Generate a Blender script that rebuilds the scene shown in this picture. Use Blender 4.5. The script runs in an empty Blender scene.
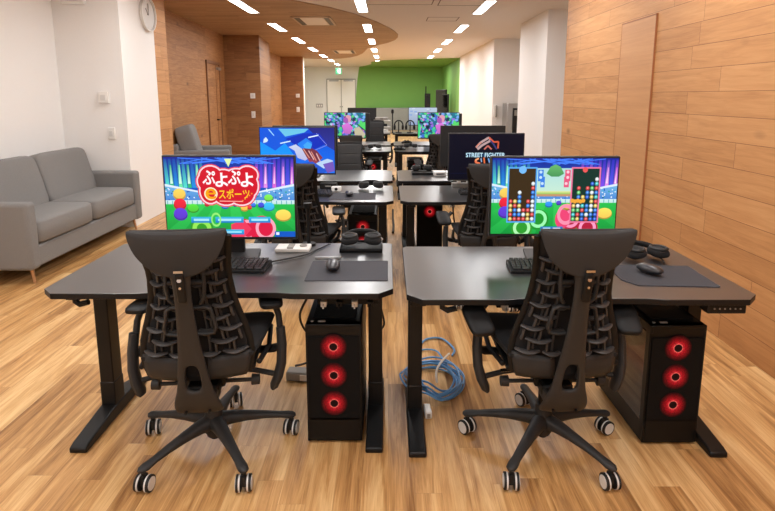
import bpy, math, random
from mathutils import Vector, Matrix, Euler
random.seed(7)
PI = math.pi
R = math.radians
scene = bpy.context.scene
col = scene.collection

# ------------------------------------------------------------------ materials
def s2l(c):
    return tuple(((v/12.92) if v <= .04045 else ((v+.055)/1.055)**2.4) for v in c)
def rgb(r, g, b):
    return s2l((r/255, g/255, b/255))
def newmat(name):
    m = bpy.data.materials.new(name); m.use_nodes = True
    nt = m.node_tree
    return m, nt, nt.nodes['Principled BSDF']
def mat(name, c, rough=.5, metal=0, emit=None, es=1, noise=0, nscale=60, bump=0, spec=.5, coat=0, trans=0, alpha=1):
    m, nt, b = newmat(name)
    b.inputs['Base Color'].default_value = (*c, 1)
    b.inputs['Roughness'].default_value = rough
    b.inputs['Metallic'].default_value = metal
    b.inputs['Specular IOR Level'].default_value = spec
    b.inputs['Coat Weight'].default_value = coat
    b.inputs['Transmission Weight'].default_value = trans
    b.inputs['Alpha'].default_value = alpha
    if emit:
        b.inputs['Emission Color'].default_value = (*emit, 1); b.inputs['Emission Strength'].default_value = es
    if noise or bump:
        tc = nt.nodes.new('ShaderNodeTexCoord'); n = nt.nodes.new('ShaderNodeTexNoise')
        n.inputs['Scale'].default_value = nscale; n.inputs['Detail'].default_value = 3
        nt.links.new(tc.outputs['Object'], n.inputs['Vector'])
        if noise:
            mx = nt.nodes.new('ShaderNodeMix'); mx.data_type = 'RGBA'
            mx.inputs[6].default_value = (*[v*(1-noise) for v in c], 1)
            mx.inputs[7].default_value = (*[min(1, v*(1+noise)) for v in c], 1)
            nt.links.new(n.outputs['Fac'], mx.inputs[0]); nt.links.new(mx.outputs[2], b.inputs['Base Color'])
        if bump:
            bp = nt.nodes.new('ShaderNodeBump'); bp.inputs['Strength'].default_value = bump; bp.inputs['Distance'].default_value = .002
            nt.links.new(n.outputs['Fac'], bp.inputs['Height']); nt.links.new(bp.outputs['Normal'], b.inputs['Normal'])
    return m

def plank_mat(name, axes, length, width, c_dark, c_mid, c_light, grain=1.0, rough=.4, gap=.0018, gapdark=.55, vary=.5, bump=.15, scale_long=1.2, knots=False, vfreq=22.0, fine=.55):
    """planks running along axes[0], stacked along axes[1] (world/object axes)"""
    m, nt, b = newmat(name)
    N, L = nt.nodes, nt.links
    tc = N.new('ShaderNodeTexCoord'); sp = N.new('ShaderNodeSeparateXYZ'); L.new(tc.outputs['Object'], sp.inputs[0])
    def math_(op, a, b_=None, c_=None):
        n = N.new('ShaderNodeMath'); n.operation = op
        for i, v in enumerate((a, b_, c_)):
            if v is None: continue
            if isinstance(v, (int, float)): n.inputs[i].default_value = v
            else: L.new(v, n.inputs[i])
        return n.outputs[0]
    u = sp.outputs[axes[0]]; v = sp.outputs[axes[1]]
    row = math_('FLOOR', math_('DIVIDE', v, width))
    wn = N.new('ShaderNodeTexWhiteNoise'); wn.noise_dimensions = '1D'; L.new(row, wn.inputs['W'])
    uo = math_('ADD', math_('DIVIDE', u, length), math_('MULTIPLY', wn.outputs['Value'], 7.31))
    colm = math_('FLOOR', uo)
    cb = N.new('ShaderNodeCombineXYZ'); L.new(row, cb.inputs[0]); L.new(colm, cb.inputs[1])
    wn2 = N.new('ShaderNodeTexWhiteNoise'); wn2.noise_dimensions = '2D'; L.new(cb.outputs[0], wn2.inputs['Vector'])
    # grain coordinate
    g = N.new('ShaderNodeCombineXYZ')
    L.new(math_('ADD', math_('MULTIPLY', u, scale_long), math_('MULTIPLY', wn2.outputs['Value'], 57.0)), g.inputs[0])
    L.new(math_('MULTIPLY', v, vfreq), g.inputs[1])
    L.new(math_('MULTIPLY', wn2.outputs['Value'], 31.0), g.inputs[2])
    n1 = N.new('ShaderNodeTexNoise'); n1.inputs['Scale'].default_value = 1.0; n1.inputs['Detail'].default_value = 6
    n1.inputs['Roughness'].default_value = .62; n1.inputs['Distortion'].default_value = .8
    L.new(g.outputs[0], n1.inputs['Vector'])
    g2 = N.new('ShaderNodeCombineXYZ')
    L.new(math_('ADD', math_('MULTIPLY', u, 6.0), math_('MULTIPLY', wn2.outputs['Value'], 17.0)), g2.inputs[0])
    L.new(math_('MULTIPLY', v, 240.0), g2.inputs[1])
    n2 = N.new('ShaderNodeTexNoise'); n2.inputs['Scale'].default_value = 1.0; n2.inputs['Detail'].default_value = 3
    L.new(g2.outputs[0], n2.inputs['Vector'])
    f = math_('ADD', math_('MULTIPLY', math_('SUBTRACT', n1.outputs['Fac'], .5), 1.9*grain), math_('MULTIPLY', math_('SUBTRACT', n2.outputs['Fac'], .5), fine*grain))
    f = math_('ADD', f, math_('MULTIPLY', math_('SUBTRACT', wn2.outputs['Value'], .5), vary))
    f = math_('ADD', f, .5)
    ramp = N.new('ShaderNodeValToRGB'); L.new(f, ramp.inputs[0])
    e = ramp.color_ramp.elements
    e[0].position = .05; e[0].color = (*c_dark, 1); e[1].position = .95; e[1].color = (*c_light, 1)
    k = e.new(.5); k.color = (*c_mid, 1)
    # gaps
    def edge(x, w):
        fr = math_('FRACT', x)
        d = math_('MINIMUM', fr, math_('SUBTRACT', 1.0, fr))
        return math_('LESS_THAN', d, w)
    gp = math_('MAXIMUM', edge(math_('DIVIDE', v, width), gap/width), edge(uo, gap/length))
    mx = N.new('ShaderNodeMix'); mx.data_type = 'RGBA'; mx.blend_type = 'MULTIPLY'
    L.new(math_('MULTIPLY', gp, gapdark), mx.inputs[0]); L.new(ramp.outputs[0], mx.inputs[6]); mx.inputs[7].default_value = (.25, .15, .1, 1)
    out = mx.outputs[2]
    if knots:
        kc = N.new('ShaderNodeCombineXYZ'); L.new(math_('MULTIPLY', u, 1.6), kc.inputs[0]); L.new(math_('MULTIPLY', v, 3.2), kc.inputs[1])
        vo = N.new('ShaderNodeTexVoronoi'); vo.inputs['Scale'].default_value = 1.0; L.new(kc.outputs[0], vo.inputs['Vector'])
        kk = N.new('ShaderNodeMapRange'); L.new(vo.outputs['Distance'], kk.inputs[0])
        kk.inputs[1].default_value = .03; kk.inputs[2].default_value = .14; kk.inputs[3].default_value = .75; kk.inputs[4].default_value = 0
        mk = N.new('ShaderNodeMix'); mk.data_type = 'RGBA'; L.new(kk.outputs[0], mk.inputs[0]); L.new(out, mk.inputs[6])
        mk.inputs[7].default_value = (*[v_*.45 for v_ in c_dark], 1); out = mk.outputs[2]
    L.new(out, b.inputs['Base Color'])
    b.inputs['Roughness'].default_value = rough
    bp = N.new('ShaderNodeBump'); bp.inputs['Strength'].default_value = bump; bp.inputs['Distance'].default_value = .001
    L.new(math_('SUBTRACT', n1.outputs['Fac'], math_('MULTIPLY', gp, 1.5)), bp.inputs['Height']); L.new(bp.outputs['Normal'], b.inputs['Normal'])
    return m

M = {}
M['floor'] = plank_mat('floor_planks', ('Y', 'X'), .95, .10, rgb(138, 94, 50), rgb(198, 150, 94), rgb(230, 192, 136), grain=1.0, rough=.36, vary=.38, scale_long=1.6, gapdark=.25, gap=.001)
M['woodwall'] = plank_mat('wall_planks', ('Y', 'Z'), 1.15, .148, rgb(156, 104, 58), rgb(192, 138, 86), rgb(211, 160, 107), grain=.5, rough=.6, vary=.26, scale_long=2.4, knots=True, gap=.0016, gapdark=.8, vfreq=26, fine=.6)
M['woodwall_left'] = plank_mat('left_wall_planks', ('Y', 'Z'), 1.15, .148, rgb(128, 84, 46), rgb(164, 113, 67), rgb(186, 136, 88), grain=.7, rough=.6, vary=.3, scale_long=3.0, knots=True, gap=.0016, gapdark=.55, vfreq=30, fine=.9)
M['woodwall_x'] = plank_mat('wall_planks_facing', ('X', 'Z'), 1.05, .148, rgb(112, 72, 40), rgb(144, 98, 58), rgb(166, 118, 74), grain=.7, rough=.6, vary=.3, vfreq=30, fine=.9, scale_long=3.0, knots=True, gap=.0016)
M['wooddoor'] = plank_mat('door_veneer', ('Y', 'Z'), 5, 3, rgb(172, 120, 74), rgb(194, 141, 92), rgb(208, 157, 108), grain=.5, rough=.5, vary=.05, scale_long=1.0, gap=0)
M['woodceil'] = plank_mat('ceiling_planks', ('X', 'Y'), .9, .09, rgb(134, 106, 80), rgb(168, 136, 106), rgb(188, 156, 124), grain=.6, rough=.6, vary=.3, gapdark=.5)
M['wall'] = mat('white_wallpaper', rgb(240, 238, 236), .85, noise=.02, nscale=90, bump=.1)
M['ceil'] = mat('beige_ceiling', rgb(224, 216, 208), .9, noise=.03, nscale=120, bump=.1)
M['green'] = mat('green_paint', rgb(122, 172, 84), .7, noise=.04, nscale=3)
M['greenceil'] = mat('green_ceiling_paint', rgb(128, 170, 84), .7, noise=.04, nscale=3)
M['line'] = mat('shadow_gap', rgb(110, 95, 82), .9, noise=.05)
M['lightpanel'] = mat('light_diffuser', (1, 1, 1), .5, emit=(1, .985, .96), es=9)
M['lightframe'] = mat('light_frame', rgb(235, 230, 225), .5, noise=.02)
M['desk'] = mat('black_laminate', rgb(38, 37, 39), .3, noise=.12, nscale=300, bump=.06, spec=.9)
M['desk'].node_tree.nodes['Principled BSDF'].inputs['IOR'].default_value = 2.0
M['deskedge'] = mat('black_edge', rgb(16, 16, 18), .45, noise=.05, spec=.3)
M['metalblk'] = mat('black_powder_metal', rgb(17, 17, 18), .42, noise=.08, nscale=400, bump=.05, spec=.3)
M['plastic'] = mat('charcoal_plastic', rgb(46, 45, 45), .48, noise=.08, nscale=200, bump=.05, spec=.28)
M['lattice'] = mat('lattice_plastic', rgb(64, 61, 60), .42, noise=.08, nscale=200, spec=.4)
M['plasticd'] = mat('dark_plastic', rgb(20, 20, 21), .5, noise=.08, nscale=200, spec=.25)
M['backing'] = mat('back_fabric', rgb(19, 18, 19), 1.0, noise=.25, nscale=500, bump=.3)
M['fabric'] = mat('chair_fabric', rgb(50, 49, 49), .95, noise=.15, nscale=700, bump=.4)
M['seatf'] = mat('seat_fabric', rgb(26, 26, 28), .95, noise=.2, nscale=500, bump=.3)
M['chrome'] = mat('bright_metal', rgb(205, 205, 205), .2, metal=1, noise=.02)
M['wheelw'] = mat('light_grey_plastic', rgb(215, 213, 210), .35, noise=.03)
M['rubber'] = mat('black_rubber', rgb(20, 20, 20), .6, noise=.1)
M['case'] = mat('case_black', rgb(12, 12, 13), .4, noise=.1, nscale=300, spec=.25)
M['mesh'] = mat('case_mesh', rgb(14, 14, 15), .7, noise=.5, nscale=900, bump=.5, spec=.15)
M['glass'] = mat('smoked_glass', rgb(40, 36, 34), .04, trans=.75, spec=.9)
M['whitep'] = mat('white_plastic', rgb(232, 230, 226), .4, noise=.02)
M['greyp'] = mat('grey_plastic', rgb(140, 136, 130), .5, noise=.05)
M['sofa'] = mat('sofa_fabric', rgb(126, 124, 122), .95, noise=.25, nscale=260, bump=.5)
M['sofaleg'] = mat('copper_leg', rgb(205, 165, 130), .3, metal=.8, noise=.05)
M['pad'] = mat('mouse_pad_cloth', rgb(54, 54, 60), .85, noise=.1, nscale=600, bump=.2)
M['key'] = mat('keycap', rgb(24, 24, 26), .45, noise=.1)
M['blue'] = mat('blue_cable', rgb(92, 150, 205), .4, noise=.08)
M['blackc'] = mat('black_cable', rgb(20, 20, 20), .5, noise=.08)
M['whitec'] = mat('white_cable', rgb(225, 222, 215), .5, noise=.03)
M['steel'] = mat('brushed_steel', rgb(165, 165, 165), .35, metal=.8, noise=.08)
M['screenoff'] = mat('screen_off', rgb(8, 8, 9), .15, noise=.02)
M['monback'] = mat('monitor_back', rgb(24, 24, 26), .5, noise=.08)
M['whitedoor'] = mat('white_door', rgb(236, 236, 230), .6, noise=.02)
M['partition'] = mat('grey_partition', rgb(150, 150, 146), .8, noise=.06, nscale=30)
M['exitg'] = mat('exit_green', rgb(60, 170, 120), .5, emit=rgb(70, 190, 140), es=.35, noise=.02)

def fan_mat(cz=True):
    m, nt, b = newmat('red_fan_glow')
    N, L = nt.nodes, nt.links
    tc = N.new('ShaderNodeTexCoord'); ln = N.new('ShaderNodeVectorMath'); ln.operation = 'LENGTH'
    L.new(tc.outputs['Object'], ln.inputs[0])
    r = N.new('ShaderNodeValToRGB'); mr = N.new('ShaderNodeMapRange'); mr.inputs[2].default_value = .06
    L.new(ln.outputs['Value'], mr.inputs[0]); L.new(mr.outputs[0], r.inputs[0])
    e = r.color_ramp.elements
    e[0].position = 0; e[0].color = (.004, 0, 0, 1); e[1].position = 1; e[1].color = (.008, 0, 0, 1)
    for p, c in ((.26, (.015, 0, 0)), (.30, (.95, .16, .12)), (.35, (.55, .012, .02)), (.50, (.34, .004, .008)), (.68, (.15, .001, .003)), (.84, (.04, .0005, .001))):
        k = e.new(p); k.color = (*c, 1)
    n = N.new('ShaderNodeTexNoise'); n.inputs['Scale'].default_value = 260; L.new(tc.outputs['Object'], n.inputs['Vector'])
    mm = N.new('ShaderNodeMapRange'); mm.inputs[1].default_value = .35; mm.inputs[2].default_value = .65; mm.inputs[3].default_value = .45; mm.inputs[4].default_value = 1.2
    L.new(n.outputs['Fac'], mm.inputs[0]); L.new(mm.outputs[0], b.inputs['Emission Strength'])
    L.new(r.outputs[0], b.inputs['Emission Color']); b.inputs['Base Color'].default_value = (.01, .008, .008, 1)
    b.inputs['Roughness'].default_value = .8; b.inputs['Specular IOR Level'].default_value = .05
    return m
M['fan'] = fan_mat()
M['redglow'] = mat('red_led', (.3, .01, .01), .5, emit=(1, .08, .08), es=1.6, noise=.02)

def screen_mat():
    m, nt, b = newmat('screen_image')
    a = nt.nodes.new('ShaderNodeVertexColor'); a.layer_name = 'Col'
    nt.links.new(a.outputs[0], b.inputs['Emission Color']); b.inputs['Emission Strength'].default_value = .9
    b.inputs['Base Color'].default_value = (.004, .004, .004, 1); b.inputs['Roughness'].default_value = .3; b.inputs['Specular IOR Level'].default_value = .12
    return m
M['screen'] = screen_mat()

# ------------------------------------------------------------------ mesh builder
class MB:
    def __init__(s): s.v = []; s.f = []; s.mi = []; s.m = 0
    def add(s, vs, fs, T=None):
        o = len(s.v)
        s.v += [tuple(T @ Vector(p)) if T else tuple(p) for p in vs]
        for f in fs: s.f.append([i+o for i in f]); s.mi.append(s.m)
        return s
    def box(s, c, d, T=None, rz=0, rx=0, ry=0):
        x, y, z = [k/2 for k in d]
        vs = [(a*x, b*y, e*z) for a in (-1, 1) for b in (-1, 1) for e in (-1, 1)]
        fs = [(0, 1, 3, 2), (4, 6, 7, 5), (0, 4, 5, 1), (2, 3, 7, 6), (0, 2, 6, 4), (1, 5, 7, 3)]
        t = Matrix.Translation(c) @ Euler((rx, ry, rz)).to_matrix().to_4x4()
        if T: t = T @ t
        return s.add(vs, fs, t)
    def loft(s, rings, cap=True, T=None, closed=True):
        n = len(rings[0]); vs = [p for r in rings for p in r]; fs = []
        for i in range(len(rings)-1):
            for j in range(n if closed else n-1):
                k = (j+1) % n
                fs.append((i*n+j, i*n+k, (i+1)*n+k, (i+1)*n+j))
        if cap and closed: fs.append(tuple(range(n))[::-1]); fs.append(tuple((len(rings)-1)*n+j for j in range(n)))
        return s.add(vs, fs, T)
    def tube(s, pts, r, n=10, T=None, up=None, closed=False):
        """r: float, list of float or list of (ra, rb): ra along side axis, rb along up axis"""
        pts = [Vector(p) for p in pts]; rings = []; prev = None; m = len(pts)
        for i, p in enumerate(pts):
            if closed: t = pts[(i+1) % m]-pts[(i-1) % m]
            else: t = pts[min(i+1, m-1)]-pts[max(i-1, 0)]
            t.normalize()
            if up is not None: u = Vector(up)
            else: u = prev if prev is not None else (Vector((0, 0, 1)) if abs(t.z) < .9 else Vector((0, 1, 0)))
            u = u-t*u.dot(t)
            if u.length < 1e-5: u = t.orthogonal()
            u.normalize(); prev = u; w = t.cross(u)
            rr = r[i] if isinstance(r, (list, tuple)) and not (len(r) == 2 and m != 2 and not isinstance(r[0], tuple)) else r
            ra, rb = rr if isinstance(rr, tuple) else (rr, rr)
            rings.append([p+w*(ra*math.cos(2*PI*k/n))+u*(rb*math.sin(2*PI*k/n)) for k in range(n)])
        if closed:
            rings.append(rings[0]); return s.loft(rings, cap=False, T=T)
        return s.loft(rings, T=T)
    def cyl(s, a, b, r, r2=None, n=20, T=None):
        return s.tube([a, b], [r, r if r2 is None else r2], n, T)
    def prism(s, poly, axis, a, b, T=None):
        """poly of 2D points; axis 'X','Y','Z' extrusion from a to b"""
        def P(p, h):
            return {'Z': (p[0], p[1], h), 'Y': (p[0], h, p[1]), 'X': (h, p[0], p[1])}[axis]
        n = len(poly); vs = [P(p, a) for p in poly]+[P(p, b) for p in poly]
        fs = [tuple(range(n))[::-1], tuple(range(n, 2*n))]+[(i, (i+1) % n, n+(i+1) % n, n+i) for i in range(n)]
        return s.add(vs, fs, T)
    def lathe(s, prof, n=24, T=None):
        return s.loft([[(r*math.cos(2*PI*k/n), r*math.sin(2*PI*k/n), z) for k in range(n)] for r, z in prof], T=T)
    def build(s, name, mats, parent=None, bevel=0, smooth=40, sub=0, solid=0, seg=2, loc=None):
        me = bpy.data.meshes.new(name); me.from_pydata(s.v, [], s.f)
        if not isinstance(mats, (list, tuple)): mats = [mats]
        for m in mats: me.materials.append(M[m] if isinstance(m, str) else m)
        for p, i in zip(me.polygons, s.mi): p.material_index = i; p.use_smooth = True
        import bmesh
        bm = bmesh.new(); bm.from_mesh(me); bmesh.ops.recalc_face_normals(bm, faces=bm.faces); bm.to_mesh(me); bm.free()
        me.set_sharp_from_angle(angle=R(smooth))
        o = bpy.data.objects.new(name, me); col.objects.link(o)
        if parent: o.parent = parent
        if loc: o.location = loc
        if solid:
            d = o.modifiers.new('solid', 'SOLIDIFY'); d.thickness = solid; d.offset = 0
        if bevel:
            d = o.modifiers.new('bevel', 'BEVEL'); d.width = bevel; d.segments = seg; d.limit_method = 'ANGLE'; d.angle_limit = R(35)
        if sub:
            d = o.modifiers.new('sub', 'SUBSURF'); d.levels = sub; d.render_levels = sub
        return o

def tag(o, label=None, cat=None, group=None, kind=None):
    if label: o['label'] = label
    if cat: o['category'] = cat
    if group: o['group'] = group
    if kind: o['kind'] = kind
    return o
def thing(name, label, cat, loc=(0, 0, 0), rz=0, group=None):
    o = bpy.data.objects.new(name, None); col.objects.link(o); o.empty_display_size = .1
    o.location = loc; o.rotation_euler = (0, 0, rz)
    return tag(o, label, cat, group)
def struct(name, mb, m, parent=None, label=None, cat=None, **k):
    o = mb.build(name, m, parent, **k)
    if not parent: tag(o, label, cat, kind='structure')
    return o
def dup(o, loc, rz=0, label=None, group=None, sc=None):
    def cp(s, par):
        c = s.copy(); col.objects.link(c); c.parent = par
        for ch in s.children: cp(ch, c)
        return c
    c = cp(o, None); c.location = loc; c.rotation_euler = (0, 0, rz)
    if sc: c.scale = (sc, sc, sc)
    if label: c['label'] = label
    if group: c['group'] = group
    return c

# ------------------------------------------------------------------ room shell
H = 2.70
YB, YF = -2.6, 24.3
b = MB(); b.add([(-4.2, YB, 0), (3.4, YB, 0), (3.4, YF, 0), (-4.2, YF, 0), (-4.2, YB, -.1), (3.4, YB, -.1), (3.4, YF, -.1), (-4.2, YF, -.1)],
      [(0, 1, 2, 3), (7, 6, 5, 4), (0, 4, 5, 1), (1, 5, 6, 2), (2, 6, 7, 3), (3, 7, 4, 0)])
struct('floor', b, 'floor', label='light oak plank floor running the length of the room', cat='floor')
b = MB(); b.box((-.4, (YB+YF)/2, H+.06), (7.6, YF-YB, .12)); struct('ceiling', b, 'ceil', label='beige painted ceiling', cat='ceiling')
brown = [(-4.1, 6.0), (-3.1, 6.1), (-2.1, 6.75), (-1.6, 7.2), (-1.241, 7.561), (-.83, 8.137), (-.5, 8.78), (-.19, 9.673), (0.02, 10.5), (.12, 11.0), (.2, 11.6), (.205, 12.1), (.15, 12.7), (0, 13.3), (-.277, 14.0), (-.544, 14.865), (-.64, 15.7), (-.75, 16.56), (-.95, 17.5), (-1.2, 18.2), (-1.6, 18.8), (-2.031, 19.04), (-2.4, 19.0), (-2.73, 18.8), (-3.0, 18.3), (-4.1, 18.2)]
b = MB(); b.prism(brown, 'Z', H-.012, H+.01); struct('trim_1', b, 'woodceil', label='brown wood-clad curved ceiling panel on the left', cat='ceiling panel')
gc = [(2.34, 18.69), (1.2, 19.1), (.412, 19.5), (-.3, 20.0), (-.6, 20.6), (-.66, 21.3), (-.64, 22.1), (-.9, 23.2), (-1.25, 24.3), (2.34, 24.3)]
b = MB(); b.prism(gc, 'Z', H-.012, H+.01); struct('trim_2', b, 'greenceil', label='green painted ceiling area at the far end', cat='ceiling panel')
# right wood wall
b = MB(); b.box((2.01+.63, (YB+6.4)/2, H/2), (1.26, 6.4-YB, H)); struct('wall_right', b, 'woodwall', label='right wall clad in horizontal oak boards', cat='wall')
b = MB(); b.box((3.35, 15.35, H/2), (.1, 17.9, H)); struct('wall_right_far', b, 'wall', label='white wall behind the columns on the right', cat='wall')
b = MB(); b.box((2.84, 9.2, H/2), (1.0, 1.7, H)); struct('wall_column', b, 'wall', label='nearer square white column on the right', cat='column')
b = MB(); b.box((2.84, 15.45, H/2), (1.0, 5.9, H)); struct('wall_column_far', b, 'wall', label='long white wall block behind the nearer column', cat='wall')
b = MB(); b.box((2.84, 21.36, H/2), (1.0, 5.9, H)); struct('wall_right_green', b, 'green', label='green right wall at the far end', cat='wall')
# flush panel door in right wall : Y 4.3..4.9
dr = MB(); dr.box((2.004, 4.56, 1.035), (.012, .60, 2.03)); dd = struct('door_1', dr, 'wooddoor', label='flush oak veneer service door in the right wall', cat='door')
fr = MB()
for y in (4.257, 4.863): fr.box((2.004, y, 1.035), (.014, .007, 2.05))
fr.box((2.004, 4.56, 2.056), (.014, .61, .007)); fr.build('door_frame', mat('door_edge', rgb(160, 100, 60), .5, noise=.05), dd)
hb = MB(); hb.cyl((2.0, 4.78, .93), (1.99, 4.78, .93), .014); hb.build('door_handle', 'line', dd)
# left
b = MB(); b.box((-3.55-.3, (YB+6.04)/2, H/2), (.6, 6.04-YB, H)); struct('wall_left', b, 'wall', label='white left wall behind the sofa', cat='wall')
b = MB(); b.box((-3.5, 6.475, H/2), (1.3, .87, H)); struct('wall_left_pillar', b, 'wall', label='square white pillar at the end of the left wall', cat='column')
b = MB(); b.box((-3.5, 7.10, H/2), (1.3, .38, H)); struct('wall_left_pillar_cladding', b, 'woodwall', label='oak-clad far side of the white pillar', cat='wall')
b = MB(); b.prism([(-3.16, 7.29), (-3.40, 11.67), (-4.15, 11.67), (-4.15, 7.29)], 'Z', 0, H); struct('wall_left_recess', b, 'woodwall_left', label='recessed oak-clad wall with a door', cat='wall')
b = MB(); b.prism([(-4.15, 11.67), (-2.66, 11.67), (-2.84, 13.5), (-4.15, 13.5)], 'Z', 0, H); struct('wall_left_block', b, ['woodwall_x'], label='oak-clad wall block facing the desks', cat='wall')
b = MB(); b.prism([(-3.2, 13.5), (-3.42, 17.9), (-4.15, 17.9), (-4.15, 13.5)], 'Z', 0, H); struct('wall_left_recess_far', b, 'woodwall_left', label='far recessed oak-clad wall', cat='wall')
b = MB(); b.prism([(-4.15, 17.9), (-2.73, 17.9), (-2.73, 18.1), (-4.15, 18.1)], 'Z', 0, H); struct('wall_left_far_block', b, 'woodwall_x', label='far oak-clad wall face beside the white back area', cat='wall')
b = MB(); b.box((-3.44, 18.2, H/2), (1.42, .2, H)); struct('wall_left_end', b, 'wall', label='white end of the far left wall block', cat='wall')
b = MB(); b.box((-4.1, 21.3, H/2), (.2, 6.0, H)); struct('wall_left_back', b, 'wall', label='white side wall at the back left', cat='wall')
# back wall
b = MB(); b.box((-.4, YF+.05, H/2), (7.6, .1, H)); struct('wall_back', b, mat('grey_white_wall', rgb(226, 228, 224), .85, noise=.02), label='pale back wall', cat='wall')
gb = [(-1.25, 2.7), (-1.33, 2.2), (-1.40, 1.5), (-1.42, .8), (-1.40, 0), (2.34, 0), (2.34, 2.7)]
b = MB(); b.prism(gb, 'Y', YF-.02, YF+.01); struct('trim_3', b, 'green', label='green painted area of the back wall', cat='wall')
b = MB(); b.box((-.4, YB-.05, H/2), (7.6, .1, H)); struct('wall_front', b, 'wall', label='white wall behind the viewpoint', cat='wall')

# left recess door (on the slightly angled wall)
def on_recess(y, out): t = (y-7.29)/(11.67-7.29); return -3.16-.24*t+out
ang = math.atan2(.24, 4.38)
rt = thing('door_2', 'oak door with dark frame gap in the recessed left wall', 'door', (on_recess(10.72, .004), 10.72, 0), ang); rt['kind'] = 'structure'
q = MB(); q.box((0, 0, 1.02), (.02, .86, 2.04)); q.build('door_leaf', 'woodwall_left', rt)
q = MB()
for y in (-.46, .46): q.box((.005, y, 1.05), (.03, .05, 2.1))
q.box((.005, 0, 2.08), (.03, .97, .05)); q.box((.012, .16, 1.02), (.006, .012, 2.04)); q.box((.012, .425, 1.02), (.01, .016, 2.04))
q.build('door_frame', mat('door_frame_dark', rgb(128, 84, 52), .5, noise=.05), rt)
q = MB(); q.box((.03, .33, 1.98), (.05, .22, .05)); q.build('door_closer', 'steel', rt)
q = MB(); q.cyl((.01, .1, 1.0), (.05, .1, 1.0), .012); q.cyl((.05, .1, 1.0), (.05, .22, 1.0), .01); q.build('door_handle', 'metalblk', rt)
# back double door
rt = thing('door_3', 'white double door in the pale back wall', 'door', (-2.04, YF-.02, 0)); rt['kind'] = 'structure'
for x, n in ((-.31, 0), (.31, 1)):
    q = MB(); q.box((x, 0, 1.08), (.59, .03, 2.14)); lf = q.build('door_leaf', 'whitedoor', rt)
    q = MB(); q.cyl((x*.15, -.02, 1.0), (x*.15, -.07, 1.0), .025); q.build('door_handle', 'steel', lf)
q = MB()
for x in (-.62, .62, 0): q.box((x, -.008, 1.09), (.02, .03, 2.18))
q.box((0, -.008, 2.18), (1.26, .03, .03)); q.build('door_frame', mat('door_shadow', rgb(150, 148, 140), .7, noise=.03), rt)
q = MB(); q.box((-.31, -.03, 2.11), (.4, .05, .05)); q.box((.31, -.03, 2.11), (.4, .05, .05)); q.build('door_closer', 'steel', rt)
# baseboards
b = MB(); b.box((-3.542, (YB+6.04)/2, .03), (.016, 6.04-YB, .06)); struct('baseboard_left', b, 'wall', label='low white baseboard along the left wall', cat='baseboard')

# ------------------------------------------------------------------ ceiling things
LP = [('left', -2.007), ('middle', -.374), ('right', 1.364)]
ords = ['nearest', 'second', 'third', 'fourth', 'fifth', 'sixth', 'seventh']
proto = None
for nm, X in LP:
    for k in range(-3, 7):
        Y = 7.98+(2.5 if nm != 'left' else 2.38)*k+(.2 if nm == 'right' else 0)
        if nm == 'middle' and k < 0: Y -= .3
        zz = H-.012 if (nm == 'left' and k <= 4) or (nm == 'middle' and 1 <= k <= 2) else H
        lab = ('%s visible recessed light strip of the %s ceiling row' % (ords[k], nm)) if k >= 0 else 'recessed ceiling light strip above the viewpoint in the %s row' % nm
        if proto is None:
            proto = thing('ceiling_light', lab, 'ceiling light', (X, Y, zz), group=None)
            q = MB(); q.box((0, 0, -.003), (.135, 1.16, .006)); q.build('diffuser', 'lightpanel', proto)
            q = MB()
            for s in (-1, 1): q.box((s*.074, 0, -.004), (.012, 1.20, .01)); q.box((0, s*.593, -.004), (.16, .012, .01))
            q.build('frame', 'lightframe', proto)
            c = proto
        else:
            c = dup(proto, (X, Y, zz), 0, lab)
        c['group'] = '%s row of ceiling lights' % nm
# AC cassettes
def cassette(x, y, w, l, z, label):
    t = thing('ceiling_vent', label, 'air vent', (x, y, z))
    q = MB(); q.box((0, 0, -.008), (w*.62, l*.8, .012)); q.build('panel', 'lightframe', t, bevel=.003)
    q = MB()
    for s in (-1, 1): q.box((s*w*.39, 0, -.005), (w*.12, l*.84, .012))
    q.build('slot', 'metalblk', t)
    q = MB()
    for s in (-1, 1): q.box((s*w*.475, 0, -.008), (w*.05, l, .016)); q.box((0, s*l*.46, -.008), (w, l*.07, .016))
    q.build('frame', mat('vent_frame', rgb(200, 180, 160), .6, noise=.03), t)
cassette(-1.22, 9.5, .62, 1.1, H-.012, 'nearer square air conditioning vent in brown ceiling panel')
cassette(-1.23, 15.9, .60, 1.3, H-.012, 'farther square air conditioning vent in brown ceiling panel')
for x, y, w, l, lab in ((.89, 9.38, .5, .45, 'small ceiling access panel outlined in the beige ceiling'), (.15, 7.55, .9, .75, 'large ceiling access panel at the top edge, left one'), (1.0, 7.7, .62, .6, 'large ceiling access panel at the top edge, right one')):
    q = MB()
    for s in (-1, 1): q.box((s*w/2, 0, -.001), (.012, l, .004)); q.box((0, s*l/2, -.001), (w+.012, .008, .004))
    tag(q.build('access_panel', 'line', None, loc=(x, y, H)), lab, 'access panel')
# exit sign
t = thing('exit_sign', 'green emergency exit sign hanging above the back doors', 'exit sign', (-2.0, 22.7, 2.45))
q = MB(); q.box((0, 0, 0), (.25, .05, .25)); q.build('sign_box', 'exitg', t, bevel=.01)
q = MB(); q.cyl((0, 0, .12), (0, 0, .25), .012); q.build('hanger', 'steel', t)
q = MB()
q.box((.05, -.028, 0), (.09, .004, .2)); q.build('door_symbol', 'whitep', t)
q = MB(); q.cyl((-.04, -.027, .07), (-.04, -.031, .07), .02)
q.tube([(-.04, -.029, .05), (-.03, -.029, -.0), (-.06, -.029, -.07)], .012, 6); q.tube([(-.03, -.029, 0), (.0, -.029, -.04), (-.0, -.029, -.08)], .01, 6); q.tube([(-.08, -.029, .02), (-.04, -.029, .04), (.0, -.029, .01)], .008, 6)
q.build('running_figure', 'whitep', t)

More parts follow.
